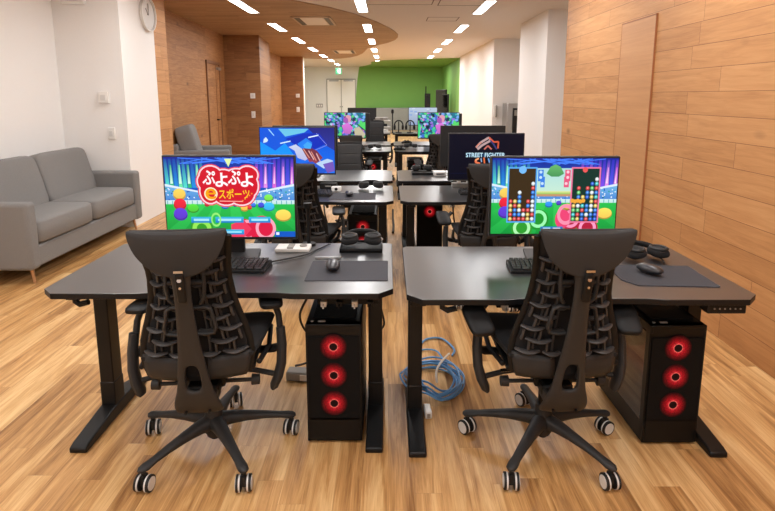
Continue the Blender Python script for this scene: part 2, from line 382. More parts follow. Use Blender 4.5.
# ------------------------------------------------------------------ wall devices
t = thing('wall_clock', 'round white wall clock on the side of the white pillar', 'clock', (-2.85, 6.73, 2.40))
Tc = Matrix.Rotation(PI/2, 4, 'Y')
q = MB(); q.lathe([(.001, 0), (.19, 0), (.195, .01), (.19, .03), (.178, .03), (.176, .02), (.001, .02)], 40, Tc); q.build('face', mat('clock_white', rgb(214, 210, 206), .5, noise=.02), t)
q = MB(); q.tube([(.017+.02*math.cos(0), .192*math.cos(a), .192*math.sin(a)) for a in [2*PI*i/40 for i in range(40)]], .006, 8, closed=True); q.build('rim', 'whitep', t)
q = MB(); q.box((.024, -.03, .03), (.003, .09, .012), rx=R(-45)); q.box((.026, .01, .06), (.003, .012, .13)); q.cyl((.02, 0, 0), (.03, 0, 0), .01); q.build('hands', 'greyp', t)
for k in range(12):
    a = k*PI/6; q = MB(); q.box((.022, .155*math.sin(a), .155*math.cos(a)), (.002, .008, .025), rx=-a); q.build('hour_mark', 'wheelw', t)
def plate(name, label, cat, loc, w, h, face='-Y', d=.025):
    t = thing(name, label, cat, loc, {'-Y': 0, '+X': PI/2}[face])
    q = MB(); q.box((0, -d/2, 0), (w, d, h)); q.build('plate', 'whitep', t, bevel=.004)
    q = MB(); q.box((0, -d-.003, 0), (w*.5, .008, h*.45)); q.build('button', 'wheelw', t, bevel=.002)
    return t
plate('thermostat', 'white square thermostat on the pillar, above the light switch', 'thermostat', (-3.07, 6.04, 1.44), .11, .12, d=.04)
plate('light_switch', 'white light switch below the thermostat on the white pillar', 'switch', (-3.02, 6.04, 1.05), .075, .125)
plate('emergency_light', 'white emergency lamp box high on the white pillar', 'emergency light', (-3.3, 6.04, 2.46), .24, .12, d=.06)
plate('thermostat', 'upper white wall plate on the nearer oak wall block', 'thermostat', (-2.83, 11.67, 1.46), .1, .11)
plate('light_switch', 'lower white wall plate on the nearer oak wall block', 'switch', (-2.83, 11.67, 1.07), .08, .14)
plate('thermostat', 'upper white wall plate on the far oak wall face', 'thermostat', (-2.9, 17.9, 1.47), .12, .12)
plate('light_switch', 'lower white wall plate on the far oak wall face', 'switch', (-2.9, 17.9, 1.03), .1, .16)
t = thing('switch_panel', 'grey switch panel on the pale wall left of the back doors', 'switch', (-3.0, YF, 1.05))
q = MB(); q.box((0, -.01, 0), (.3, .02, .16)); q.build('plate', 'steel', t, bevel=.004)
q = MB()
for k in (-1, 0, 1): q.box((k*.09, -.025, 0), (.05, .012, .08))
q.build('buttons', 'whitep', t)
# phone & steel cabinet on far right block
t = thing('wall_telephone', 'white telephone mounted on the far white wall block', 'telephone', (2.42, 12.5, 1.12))
q = MB(); q.box((0, -.03, 0), (.11, .06, .26)); q.build('body', 'whitep', t, bevel=.01)
q = MB(); q.tube([(-.0, -.06, .12), (0, -.085, .1), (0, -.085, -.1), (0, -.06, -.12)], .02, 8); q.build('handset', 'greyp', t)
q = MB(); q.tube([(0, -.06, -.12)]+[(.03*math.sin(k), -.06, -.13-.02*k) for k in range(1, 9)], .006, 6); q.build('cord', 'whitec', t)
t = thing('hand_dryer_cabinet', 'tall steel and black cabinet standing beyond the white column', 'cabinet', (2.70, 12.15, 0))
q = MB(); q.box((0, 0, .65), (.30, .5, 1.30)); q.build('body', 'steel', t, bevel=.01)
q = MB(); q.box((.05, -.26, .75), (.16, .03, .9)); q.build('door', 'metalblk', t, bevel=.004)
q = MB(); q.box((.05, -.28, 1.1), (.1, .012, .12)); q.build('display', 'greyp', t)
t = None
for o in bpy.data.objects:
    if o.name == 'hand_dryer_cabinet': o.name = 'steel_cabinet'

# ------------------------------------------------------------------ sofa
def superbox(q, c, d, r, T=None, e=5, nx=10):
    """rounded cushion: superellipsoid-like box"""
    cx, cy, cz = c; hx, hy, hz = [k/2 for k in d]
    rings = []
    nlat, nlon = 14, 36
    def sp(v, p): return math.copysign(abs(v)**p, v)
    pe, pz = 2/e, 2/(e*.8)
    for i in range(1, nlat):
        a = -PI/2+PI*i/nlat; ca = sp(math.cos(a), pz); sa = sp(math.sin(a), pz)
        rings.append([(cx+hx*ca*sp(math.cos(2*PI*k/nlon), pe), cy+hy*ca*sp(math.sin(2*PI*k/nlon), pe), cz+hz*sa) for k in range(nlon)])
    q.loft(rings, T=T)
def make_sofa(L, name, label, cat, loc, rz, nseat=2, D=.78, bh=.88, legm='sofaleg'):
    """faces +X locally, length along Y centred, back at x=-D"""
    t = thing(name, label, cat, loc, rz)
    aw = .12
    q = MB(); q.box((-D/2, 0, .21), (D-.02, L-.02, .17)); q.build('frame', 'sofa', t, bevel=.015)
    q = MB(); q.box((-D+.07, 0, .44), (.13, L-.04, .6), ry=R(-4)); q.build('back_frame', 'sofa', t, bevel=.03, seg=3)
    for s in (-1, 1):
        q = MB(); q.box((-D/2+.0, s*(L/2-aw/2), .385), (D+.02, aw, .53)); q.build('armrest', 'sofa', t, bevel=.03, seg=4)
        for xx in (-.06, -D+.08):
            q = MB(); q.cyl((xx, s*(L/2-.09), .13), (xx+(.02 if xx > -.2 else 0), s*(L/2-.08), 0), .016, .009); q.build('leg', legm, t)
    cl = (L-2*aw)/nseat
    for k in range(nseat):
        y = -L/2+aw+cl*(k+.5)
        q = MB(); superbox(q, (-D/2+.05, y, .395), (D-.08, cl-.004, .20), .04, e=11); q.build('seat_cushion', 'sofa', t)
        q = MB(); T = Matrix.Translation((-D+.25, y, .67)) @ Matrix.Rotation(R(-14), 4, 'Y'); superbox(q, (0, 0, 0), (.20 if nseat > 1 else .27, cl-.006, bh-.38), .05, T, e=9); q.build('back_cushion', 'sofa', t)
    return t
make_sofa(1.93, 'sofa', 'grey fabric two-seat sofa with thin copper legs against the left wall', 'sofa', (-2.74, 5.03, 0), 0, 2)
make_sofa(.95, 'armchair', 'single grey fabric armchair by the recessed oak wall', 'armchair', (-2.52, 8.75, 0), R(14), 1, D=.84, bh=1.06)

# ------------------------------------------------------------------ desk
DH = .69
def make_desk(label, loc, W, group, ctrl=None, hook=None, legx=None, fy=0):
    """origin: centre of the front edge on the floor, desk extends +Y"""
    t = thing('desk', label, 'desk', loc, 0, group)
    c = .058; D = .75
    pl = [(-W/2, c), (-W/2+c, 0), (-W*.22, 0), (-W*.17, .012), (W*.17, .012), (W*.22, 0), (W/2-c, 0), (W/2, c), (W/2, D-.02), (W/2-.02, D), (-W/2+.02, D), (-W/2, D-.02)]
    q = MB(); q.prism(pl, 'Z', DH-.024, DH); q.mi = [0, 0]+[1]*(len(q.f)-2); q.build('desktop', ['desk', 'deskedge'], t, bevel=.0025)
    q = MB(); q.box((0, .40, DH-.06), (W-.22, .06, .045)); q.box((0, .52, DH-.06), (W-.22, .03, .045))
    for s in (-1, 1): q.box(((legx or (-(W/2-.085), W/2-.085))[(s+1)//2], .37, DH-.04), (.06, .6, .03))
    q.build('under_frame', 'metalblk', t, bevel=.004)
    for s in (-1, 1):
        x = (legx or (-(W/2-.085), W/2-.085))[(s+1)//2]
        q = MB(); q.box((x, .31+fy, .35), (.062, .085, .61)); q.box((x, .31+fy, .11), (.066, .09, .12)); lg = q.build('leg', 'metalblk', t, bevel=.005)
        q = MB(); ft = [(0, 0), (0, .022), (.03, .032), (.27, .06), (.45, .06), (.56, .032), (.58, .022), (.58, 0)]
        q.prism([(y+fy, z) for y, z in ft], 'X', x-.036, x+.036); q.build('foot', 'metalblk', lg, bevel=.006)
    if ctrl is not None:
        q = MB(); q.box((ctrl, .05, DH-.044), (.15, .06, .044)); k = q.build('control_panel', 'plasticd', t, bevel=.006)
        q = MB()
        for i in range(6): q.box((ctrl-.05+.02*i, .0185, DH-.044), (.005, .004, .005))
        q.build('buttons', 'greyp', k)
    if hook is not None:
        q = MB(); q.box((hook, .08, DH-.03), (.05, .07, .015)); q.tube([(hook-.02, .06, DH-.03), (hook-.02, .06, DH-.055), (hook, .055, DH-.065), (hook+.035, .055, DH-.055)], .012, 8)
        q.build('headset_hook', 'plasticd', t)
    return t
DL, DR = (-.68, 2.05), (.755, 1.985)
make_desk('black desk with mouse pad and red-lit tower, front row left', (-.68, 2.05, 0), 1.40, 'standing desks', hook=-.56, legx=(-.598, .622))
make_desk('black desk with keypad control panel under its right corner, front row right', (.752, 1.985, 0), 1.36, 'standing desks', ctrl=.55, hook=-.52, legx=(-.632, .592), fy=.035)
deskspec = [
    (-.66, 3.94, 'black desk carrying the blue-screen monitor, second row left', 0), (.79, 3.94, 'black desk carrying the dark-screen monitor, second row right', 0),
    (-.66, 5.70, 'black desk back to back with the second row left desk', PI), (.79, 5.70, 'black desk back to back with the second row right desk', PI),
    (-.66, 7.65, 'black desk with colourful screen, third row left', 0), (.79, 7.65, 'black desk with colourful screen, third row right', 0),
    (-.66, 9.40, 'black desk back to back with the third row left desk', PI), (.79, 9.40, 'black desk back to back with the third row right desk', PI),
    (-.66, 11.35, 'farthest left black desk carrying grey console boxes', 0), (.79, 11.35, 'farthest right black desk carrying the pale-screen monitor', 0)]
base_desk = make_desk(deskspec[0][2], (deskspec[0][0], deskspec[0][1], 0), 1.40, 'standing desks')
for x, y, lab, rz in deskspec[1:]: dup(base_desk, (x, y, 0), rz, lab)

# ------------------------------------------------------------------ screens
SW, SH = .598, .336
class Paint:
    def __init__(s): s.v = []; s.f = []; s.c = []; s.n = 0
    def P(s, u, v, d): return ((u-.5)*SW, -d, (.5-v)*SH)
    def poly(s, pts, c, c2=None):
        """pts in u,v (v down); c rgb 0-255 or list per vertex; c2: bottom colour gradient by v"""
        for ax in (0, 1):
            for sg, lim in ((1, 0), (-1, 1)):
                out = []
                for i in range(len(pts)):
                    a, b_ = pts[i-1], pts[i]; ia, ib = (a[ax]-lim)*sg >= 0, (b_[ax]-lim)*sg >= 0
                    if ia != ib:
                        t = (lim-a[ax])/(b_[ax]-a[ax]); out.append((a[0]+(b_[0]-a[0])*t, a[1]+(b_[1]-a[1])*t))
                    if ib: out.append(b_)
                pts = out
                if len(pts) < 3: return
        s.n += 1; d = s.n*.000012; o = len(s.v)
        vs = [p[1] for p in pts]; lo, hi = min(vs), max(vs)
        for p in pts:
            s.v.append(s.P(p[0], p[1], d))
            if c2: t = (p[1]-lo)/(hi-lo+1e-9); s.c.append(tuple(a*(1-t)+b_*t for a, b_ in zip(c, c2)))
            else: s.c.append(c)
        s.f.append(list(range(o, o+len(pts))))
    def rect(s, a, b_, c, d, col_, c2=None): s.poly([(a, b_), (c, b_), (c, d), (a, d)], col_, c2)
    def ell(s, u, v, ru, rv, c, c2=None, n=22, a0=0, a1=2*PI):
        s.poly([(u+ru*math.cos(a0+(a1-a0)*k/n), v+rv*math.sin(a0+(a1-a0)*k/n)) for k in range(n)], c, c2)
    def ring(s, u, v, ru, rv, w, c, n=26):
        n0 = s.n
        for k in range(n):
            a, b_ = 2*PI*k/n, 2*PI*(k+1)/n; s.n = n0
            s.poly([(u+ru*f*math.cos(aa), v+rv*f*math.sin(aa)) for aa, f in ((a, 1), (b_, 1), (b_, 1-w), (a, 1-w))], c)
        s.n = n0+1
    def line(s, pts, w, c):
        for (a, b_), (e, f) in zip(pts, pts[1:]):
            dx, dy = (e-a)*SW, (f-b_)*SH; l = math.hypot(dx, dy) or 1; nx, ny = -dy/l*w/2/SW*SW, dx/l*w/2
            nx, ny = nx/SW*1.0*SW, ny
            s.poly([(a+nx/SW*SW, b_+ny/SH*SW), (e+nx/SW*SW, f+ny/SH*SW), (e-nx/SW*SW, f-ny/SH*SW), (a-nx/SW*SW, b_-ny/SH*SW)], c)
    def text(s, txt, u, v, w, h, c, bold=0, shear=0):
        cu = bpy.data.curves.new('t', 'FONT'); cu.body = txt; cu.offset = bold; cu.shear = shear; cu.size = 1; cu.resolution_u = 3
        ob = bpy.data.objects.new('t', cu); col.objects.link(ob)
        dg = bpy.context.evaluated_depsgraph_get(); dg.update()
        me = bpy.data.meshes.new_from_object(ob.evaluated_get(dg))
        vs = [tuple(p.co) for p in me.vertices]
        s.n += 1; d = s.n*.000012
        if vs:
            x0 = min(p[0] for p in vs); x1 = max(p[0] for p in vs); y0 = min(p[1] for p in vs); y1 = max(p[1] for p in vs)
            o = len(s.v)
            for p in vs:
                s.v.append(s.P(u+((p[0]-x0)/(x1-x0+1e-9)-.5)*w, v-((p[1]-y0)/(y1-y0+1e-9)-.5)*h, d)); s.c.append(c)
            for f in me.polygons: s.f.append([i+o for i in f.vertices])
        bpy.data.objects.remove(ob); bpy.data.curves.remove(cu); bpy.data.meshes.remove(me)
    def build(s, parent, z):
        me = bpy.data.meshes.new('screen'); me.from_pydata(s.v, [], s.f); me.materials.append(M['screen'])
        a = me.color_attributes.new('Col', 'FLOAT_COLOR', 'POINT')
        for i, c in enumerate(s.c): a.data[i].color = (*rgb(*[max(0, min(255, k)) for k in c]), 1)
        o = bpy.data.objects.new('screen', me); col.objects.link(o); o.parent = parent; o.location = (0, -.0165, z)
        return o

def stadium(p):
    p.rect(0, 0, 1, .42, (26, 40, 150), (20, 90, 200))
    rr = random.Random(3)
    for k in range(9):
        u = .01+k*.034; c = [(90, 230, 210), (60, 190, 120), (40, 150, 230), (120, 240, 170)][k % 4]
        p.poly([(u-.008, .02), (u+.012, .02), (u+.028, .38), (u-.002, .38)], (30, 70, 170), c)
        if k % 2: p.poly([(u+.004, .1), (u+.012, .1), (u+.02, .33), (u+.0, .33)], c, (220, 255, 240))
    for k in range(9):
        u = .72+k*.034; c = [(230, 110, 220), (130, 80, 240), (240, 150, 240), (90, 90, 240)][k % 4]
        p.poly([(u-.012, .02), (u+.008, .02), (u+.006, .38), (u-.024, .38)], (50, 50, 190), c)
        if k % 2 == 0: p.poly([(u-.006, .12), (u+.0, .12), (u-.002, .33), (u-.016, .33)], c, (255, 225, 255))
    for k in range(18):
        p.line([(rr.random()*.8+.1, .01), (rr.random()*.8+.1, .08)], .006, (70, 130, 255))
    p.poly([(0, .34), (.28, .44), (.72, .44), (1, .34), (1, .56), (0, .56)], (120, 190, 235), (70, 130, 215))
    for k in range(150):
        u = rr.random(); e = abs(u-.5)*.2; v = rr.uniform(.42-e*.5, .53)
        p.ell(u, v, .006, .009, rr.choice([(30, 70, 190), (240, 250, 255), (60, 180, 220), (230, 240, 255), (40, 150, 90)]), n=6)
    p.poly([(0, .33), (.28, .425), (.28, .445), (0, .36)], (225, 240, 255)); p.poly([(1, .33), (.72, .425), (.72, .445), (1, .36)], (225, 240, 255))
    p.rect(0, .535, 1, .60, (215, 240, 245), (190, 230, 220))
    for k in range(26): p.rect(.01+k*.0385, .54, .018+k*.0385, .60, (120, 190, 200))
    p.rect(0, .585, 1, 1, (40, 195, 80), (20, 150, 60))
    for k in range(0, 6): p.poly([(.5+(k*2-6)*.06, .585), (.5+(k*2-5)*.06, .585), (.5+(k*2-5)*.14, 1), (.5+(k*2-6)*.14, 1)], (56, 210, 92), (30, 170, 70))
    # plain coloured balls
    for u, v, r_, c in ((.11, .45, .05, (245, 200, 90)), (.11, .575, .05, (225, 40, 60)), (.11, .70, .055, (95, 60, 205))):
        p.ell(u, v+.02, r_, r_*1.35, tuple(k*.8 for k in c)); p.ell(u, v, r_*.95, r_*1.25, tuple(min(255, k*1.12) for k in c), c)
    for u, v, r_, c in ((.21, .63, .045, (80, 205, 60)), (.80, .50, .035, (120, 220, 80)), (.80, .61, .045, (60, 180, 235)), (.91, .72, .062, (250, 205, 90)), (.46, .60, .03, (50, 140, 230)), (.54, .58, .022, (90, 70, 200)), (.32, .58, .02, (200, 60, 70)), (.74, .59, .025, (70, 80, 210)), (.61, .63, .03, (245, 190, 80)), (.68, .59, .02, (60, 120, 220)), (.65, .62, .018, (230, 60, 60))):
        p.ell(u, v+.015, r_, r_*1.1, tuple(k*.72 for k in c)); p.ell(u, v, r_*.95, r_*1.1, tuple(min(255, k*1.15) for k in c), c)

def screen_title():
    p = Paint(); stadium(p)
    p.poly([(.47, .02), (.53, .02), (.5, .12)], (230, 250, 170))
    p.ell(.27, .90, .09, .16, (50, 160, 40)); p.ring(.27, .90, .075, .13, .45, (150, 235, 90))
    for (u, v, a, b_) in ((.60, .92, .09, .15), (.74, .90, .10, .17)):
        p.ell(u, v, a, b_, (225, 30, 70)); p.ring(u+.03, v-.01, a*.8, b_*.85, .3, (255, 170, 190))
    p.poly([(.5, .84), (.60, .78), (.66, .9), (.6, 1), (.5, 1)], (240, 60, 95))
    for a, w in ((.19, .16), (.38, .22), (.64, .17)):
        p.rect(a, .745, a+w, .82, (60, 190, 235), (20, 120, 205)); p.rect(a+.02, .768, a+w-.02, .797, (170, 235, 255))
    p.ring(.385, .78, .04, .09, .3, (150, 240, 120))
    p.rect(.44, .905, .60, .97, (60, 190, 235), (20, 120, 205)); p.rect(.46, .925, .58, .95, (150, 225, 250))
    p.rect(.84, .93, 1, 1, (20, 90, 200)); p.rect(.85, .94, .875, .975, (230, 240, 255))
    # logo plate
    blobs = [(.37, .22, .085, .125), (.47, .27, .09, .13), (.57, .25, .09, .12), (.655, .20, .075, .10), (.36, .40, .075, .15), (.48, .43, .10, .14), (.60, .43, .10, .14), (.665, .33, .065, .14), (.32, .28, .05, .1)]
    blobs = [(u-.01, v+.02, a, b_) for u, v, a, b_ in blobs]
    for g, c in ((.020, (235, 60, 80)), (.012, (255, 215, 225)), (0, (214, 24, 44))):
        for u, v, a, b_ in blobs: p.ell(u, v, a+g, b_+g*1.6, c)
    for i, ch in enumerate('ぷよぷよ'):
        u = .345+i*.098; v = .265+(.015 if i % 2 else -.015)
        p.text(ch, u, v, .105, .185, (255, 120, 140), .03); p.text(ch, u, v, .098, .175, (255, 255, 255), .02)
    p.ring(.355, .455, .052, .082, .38, (255, 240, 200)); p.text('e', .355, .455, .085, .135, (255, 165, 10), .012)
    p.text('スポーツ', .535, .455, .24, .125, (255, 205, 40), .018)
    p.line([(.42, .545), (.60, .55)], .006, (255, 180, 170))
    for k in range(5): p.ell(.60+k*.018, .54-k*.022, .006, .010, (255, 150, 60), n=8)
    return p
def screen_game():
    p = Paint(); stadium(p)
    for u, c in ((.38, (40, 190, 60)), (.25, (60, 200, 60)), (.64, (225, 30, 70)), (.78, (230, 40, 80))):
        p.ell(u, .93-(.12 if u in (.38, .64) else 0), .085, .14, tuple(k*.8 for k in c)); p.ring(u, .92-(.12 if u in (.38, .64) else 0), .07, .12, .35, tuple(min(255, k+120) for k in c))
    p.ell(.575, .80, .06, .13, (240, 70, 120)); p.ring(.60, .74, .07, .14, .35, (255, 150, 180))
    p.rect(.355, .13, .635, .43, (175, 225, 225), (200, 235, 215)); p.rect(.355, .43, .635, .47, (230, 235, 160), (150, 200, 90)); p.rect(.355, .47, .635, .50, (200, 150, 110))
    p.poly([(.43, .2), (.46, .11), (.5, .08), (.54, .11), (.57, .2), (.53, .24), (.47, .24)], (110, 190, 110), (70, 150, 90))
    for s, c in ((0, (60, 130, 230)), (1, (235, 90, 130))):
        u = .385+s*.215
        p.rect(u-.022, .15, u+.022, .30, c); p.rect(u+(.0 if s == 0 else -.028), .24, u+(.034 if s == 0 else .012), .38, c)
        for dv in (.18, .25): p.ell(u, dv, .012, .02, (200, 230, 255) if s == 0 else (255, 210, 225), n=10)
        p.ell(u+(.015 if s == 0 else -.01), .33, .012, .02, (200, 230, 255) if s == 0 else (255, 210, 225), n=10)
    rr = random.Random(11)
    cols = [(235, 245, 250), (60, 130, 235), (90, 170, 240), (240, 205, 110), (235, 80, 80), (80, 200, 200), (50, 100, 220), (110, 205, 120)]
    for a, hs, bg, fc in ((.135, [5, 5, 7, 3, 5, 9], (62, 46, 26), (90, 170, 240)), (.64, [5, 8, 6, 8, 9, 10], (16, 54, 46), (240, 120, 160))):
        p.rect(a-.012, .115, a+.222, .85, fc); p.rect(a, .135, a+.21, .83, bg)
        for c_ in range(6):
            for r_ in range(hs[c_]):
                if a > .5 and c_ < 4 and r_ in (4,): continue
                u = a+.0175+c_*.035; v = .80-r_*.0585; cc = rr.choice(cols[:5] if a < .5 else cols)
                p.ell(u, v, .016, .028, tuple(k*.75 for k in cc), n=12); p.ell(u, v-.004, .012, .02, cc, n=10); p.ell(u, v-.004, .006, .011, tuple(min(255, k+70) for k in cc), n=8)
    p.ell(.24, .15, .03, .05, (120, 190, 250)); p.ell(.735, .15, .02, .035, (240, 90, 90))
    for k in range(5): p.ell(.645+k*.022, .555+.01*(k % 2), .016, .028, (245, 170, 60), n=10)
    p.rect(.40, .90, .58, .965, (40, 130, 200), (20, 90, 170)); p.rect(.42, .915, .48, .95, (180, 225, 250)); p.rect(.50, .915, .56, .95, (210, 210, 230))
    return p
def screen_blue():
    p = Paint()
    p.rect(0, 0, 1, 1, (14, 70, 215), (30, 120, 245))
    p.poly([(0, .3), (.3, .25), (.45, .6), (.35, .8), (0, .8)], (20, 150, 255)); p.poly([(.0, .0), (.3, 0), (.4, .25), (.2, .5), (0, .3)], (20, 90, 225))
    p.poly([(.25, .02), (.66, .02), (.6, .1), (.34, .19)], (110, 200, 235)); p.poly([(.64, 0), (1, 0), (1, .5), (.86, .36)], (40, 40, 130), (50, 60, 160))
    p.poly([(.34, .24), (.6, .12), (.8, .12), (.9, .34), (.72, .48), (.5, .4)], (22, 50, 190)); p.poly([(.5, .35), (.62, .22), (.7, .32), (.68, .45), (.56, .48)], (40, 130, 245))
    p.line([(.12, .03), (.19, .17)], .012, (160, 220, 255)); p.line([(.65, .21), (.79, .16)], .014, (230, 245, 255)); p.line([(.27, .34), (.41, .29)], .014, (210, 240, 255))
    p.poly([(.05, .25), (.08, .2), (.11, .27), (.09, .31), (.04, .33)], (210, 235, 255))
    p.line([(.76, .12), (.9, .38), (.72, .5)], .006, (140, 150, 230))
    p.poly([(.38, .42), (.48, .36), (.56, .46), (.66, .66), (.6, .72), (.5, .66), (.46, .5)], (205, 215, 240), (190, 190, 230))
    p.poly([(.56, .46), (.66, .42), (.76, .5), (.84, .66), (.74, .8), (.66, .76)], (110, 50, 70), (160, 70, 80))
    for k in range(6): p.line([(.58+k*.035, .46+.02*k), (.66+k*.03, .66+.02*k)], .012, [(225, 150, 130), (90, 40, 60), (230, 190, 190)][k % 3])
    p.poly([(.58, .38), (.64, .3), (.7, .36), (.68, .46), (.6, .45)], (70, 170, 250)); p.poly([(.75, .78), (.9, .68), (.98, .72), (.95, .85), (.8, .92)], (190, 215, 245))
    p.poly([(.5, .8), (.7, .74), (.9, .95), (.85, 1), (.45, 1)], (40, 90, 210)); p.poly([(.84, .8), (.98, .74), (1, .95), (.9, 1)], (120, 90, 190))
    return p
def screen_fight():
    p = Paint(); p.rect(0, 0, 1, 1, (10, 10, 30), (8, 8, 24))
    p.rect(.02, .86, .98, .875, (14, 18, 50))
    def L_(pts, w, c): p.line([(a_, b_-.085) for a_, b_ in pts], w, c)
    cx, cy = .52, .42
    L_([(.36, .38), (.42, .27), (.53, .16), (.56, .22), (.44, .33), (.38, .42)], .028, (190, 160, 160))
    L_([(.53, .16), (.60, .26), (.66, .25), (.655, .40)], .02, (215, 90, 60)); L_([(.55, .22), (.60, .32), (.64, .42)], .02, (60, 60, 120))
    L_([(.47, .42), (.52, .34), (.57, .42)], .02, (200, 110, 100)); L_([(.36, .38), (.38, .32), (.43, .27)], .01, (230, 120, 80))
    L_([(.355, .66), (.37, .72), (.42, .74)], .03, (235, 120, 80)); L_([(.355, .66), (.40, .62)], .022, (250, 170, 120))
    L_([(.43, .62), (.44, .70)], .016, (150, 180, 220)); L_([(.47, .60), (.48, .73)], .02, (230, 110, 60)); L_([(.53, .62), (.55, .72)], .018, (120, 170, 230)); L_([(.55, .72), (.60, .66)], .014, (220, 100, 70))
    p.rect(.225, .42, .755, .50, (24, 60, 95)); p.text('STREET FIGHTER', .49, .46, .53, .10, (205, 240, 255), .016)
    return p
def screen_noise(seed):
    p = Paint(); rr = random.Random(seed)
    p.rect(0, 0, 1, 1, (40, 120, 150), (40, 90, 120))
    pal = [(60, 190, 170), (70, 110, 210), (150, 110, 220), (225, 120, 220), (40, 60, 90), (170, 210, 235), (90, 220, 120), (20, 40, 60), (120, 170, 240)]
    for k in range(220):
        u, v = rr.random(), rr.random(); a = rr.uniform(.015, .055)
        pts = []
        for j in range(5):
            t = 2*PI*j/5+rr.random(); pts.append((min(1, max(0, u+a*math.cos(t))), min(1, max(0, v+a*1.6*math.sin(t)))))
        p.poly(pts, rr.choice(pal))
    p.ell(.58, .22, .07, .14, (225, 160, 175)); p.ell(.52, .3, .06, .12, (170, 90, 180)); p.poly([(.42, .5), (.58, .38), (.7, .6), (.62, .85), (.48, .8)], (225, 120, 225), (190, 110, 190))
    p.poly([(.72, .62), (.85, .55), (1, .85), (.95, 1), (.75, 1)], (200, 190, 160)); p.poly([(.8, .45), (1, .35), (1, .7)], (90, 220, 110)); p.line([(.8, .45), (1, .72)], .02, (10, 20, 20))
    p.poly([(.0, .4), (.07, .5), (.04, .9), (0, 1)], (70, 220, 130))
    return p
def screen_pale():
    p = Paint(); p.rect(0, 0, 1, 1, (190, 205, 225), (150, 165, 195)); rr = random.Random(5)
    for k in range(24): u, v = rr.random()*.9, rr.random()*.9; p.rect(u, v, u+.1, v+.08, rr.choice([(210, 220, 235), (140, 170, 220), (230, 225, 230), (160, 180, 200)]))
    return p

def make_monitor(label, loc, rz=0, paint=None, bottom=.115, group='gaming monitors', vs=1.09):
    t = thing('monitor', label, 'monitor', loc, rz, group)
    w, h = SW+.016, SH*vs+.022; zc = bottom+h/2
    q = MB(); q.box((0, 0, zc), (w, .03, h)); q.box((0, .028, zc-.02), (w*.55, .04, h*.6)); q.build('housing', 'monback', t, bevel=.004)
    if paint: paint.build(t, zc+.003).scale = (1, 1, vs)
    else:
        q = MB(); q.box((0, -.0155, zc+.003), (SW, .002, SH*vs)); q.build('screen', 'screenoff', t)
    q = MB(); q.box((0, .075, (zc)/2+.005), (.07, .03, zc), rx=0); q.box((0, .055, zc-.02), (.11, .05, .1)); q.build('stand_neck', 'monback', t, bevel=.005)
    q = MB(); q.prism([(-.13, -.06), (.13, -.06), (.10, .13), (-.10, .13)], 'Z', 0, .012); q.build('stand_base', 'monback', t, bevel=.004)
    return t
Z = DH
make_monitor('monitor showing a red cartoon logo title screen, front row left', (-.735, 2.53, Z), 0, screen_title(), bottom=.095, vs=1.12)
make_monitor('monitor showing a two-player puzzle board game, front row right', (.770, 2.53, Z), 0, screen_game(), bottom=.110, vs=1.06).scale = (.97, 1, 1)
make_monitor('monitor with a bright blue character scene, second row left', (-.733, 4.45, Z), 0, screen_blue(), bottom=.13)
make_monitor('monitor with black screen and orange-white fighting game logo, second row right', (.793, 4.45, Z), 0, screen_fight(), bottom=.08)
mb_back = make_monitor('black monitor seen from behind above the blue screen', (-.785, 5.22, Z), PI, None, bottom=.10)
dup(mb_back, (.80, 5.22, Z-.0), PI, 'black monitor seen from behind above the black logo screen')
make_monitor('monitor with multicoloured game picture, third row left', (-.635, 8.15, Z), 0, screen_noise(4), bottom=.14)
make_monitor('monitor with multicoloured game picture, third row right', (.74, 8.15, Z), 0, screen_noise(4), bottom=.14)
dup(mb_back, (.88, 8.92, Z), PI, 'black monitor seen from behind at the third row right')
dup(mb_back, (-.60, 8.92, Z), PI, 'black monitor seen from behind at the third row left')
make_monitor('monitor with a pale bluish screen on the farthest right desk', (.74, 11.85, Z), 0, screen_pale(), bottom=.14)
dup(mb_back, (-.56, 11.9, Z+.03), PI, 'dark monitor standing on the farthest left desk')

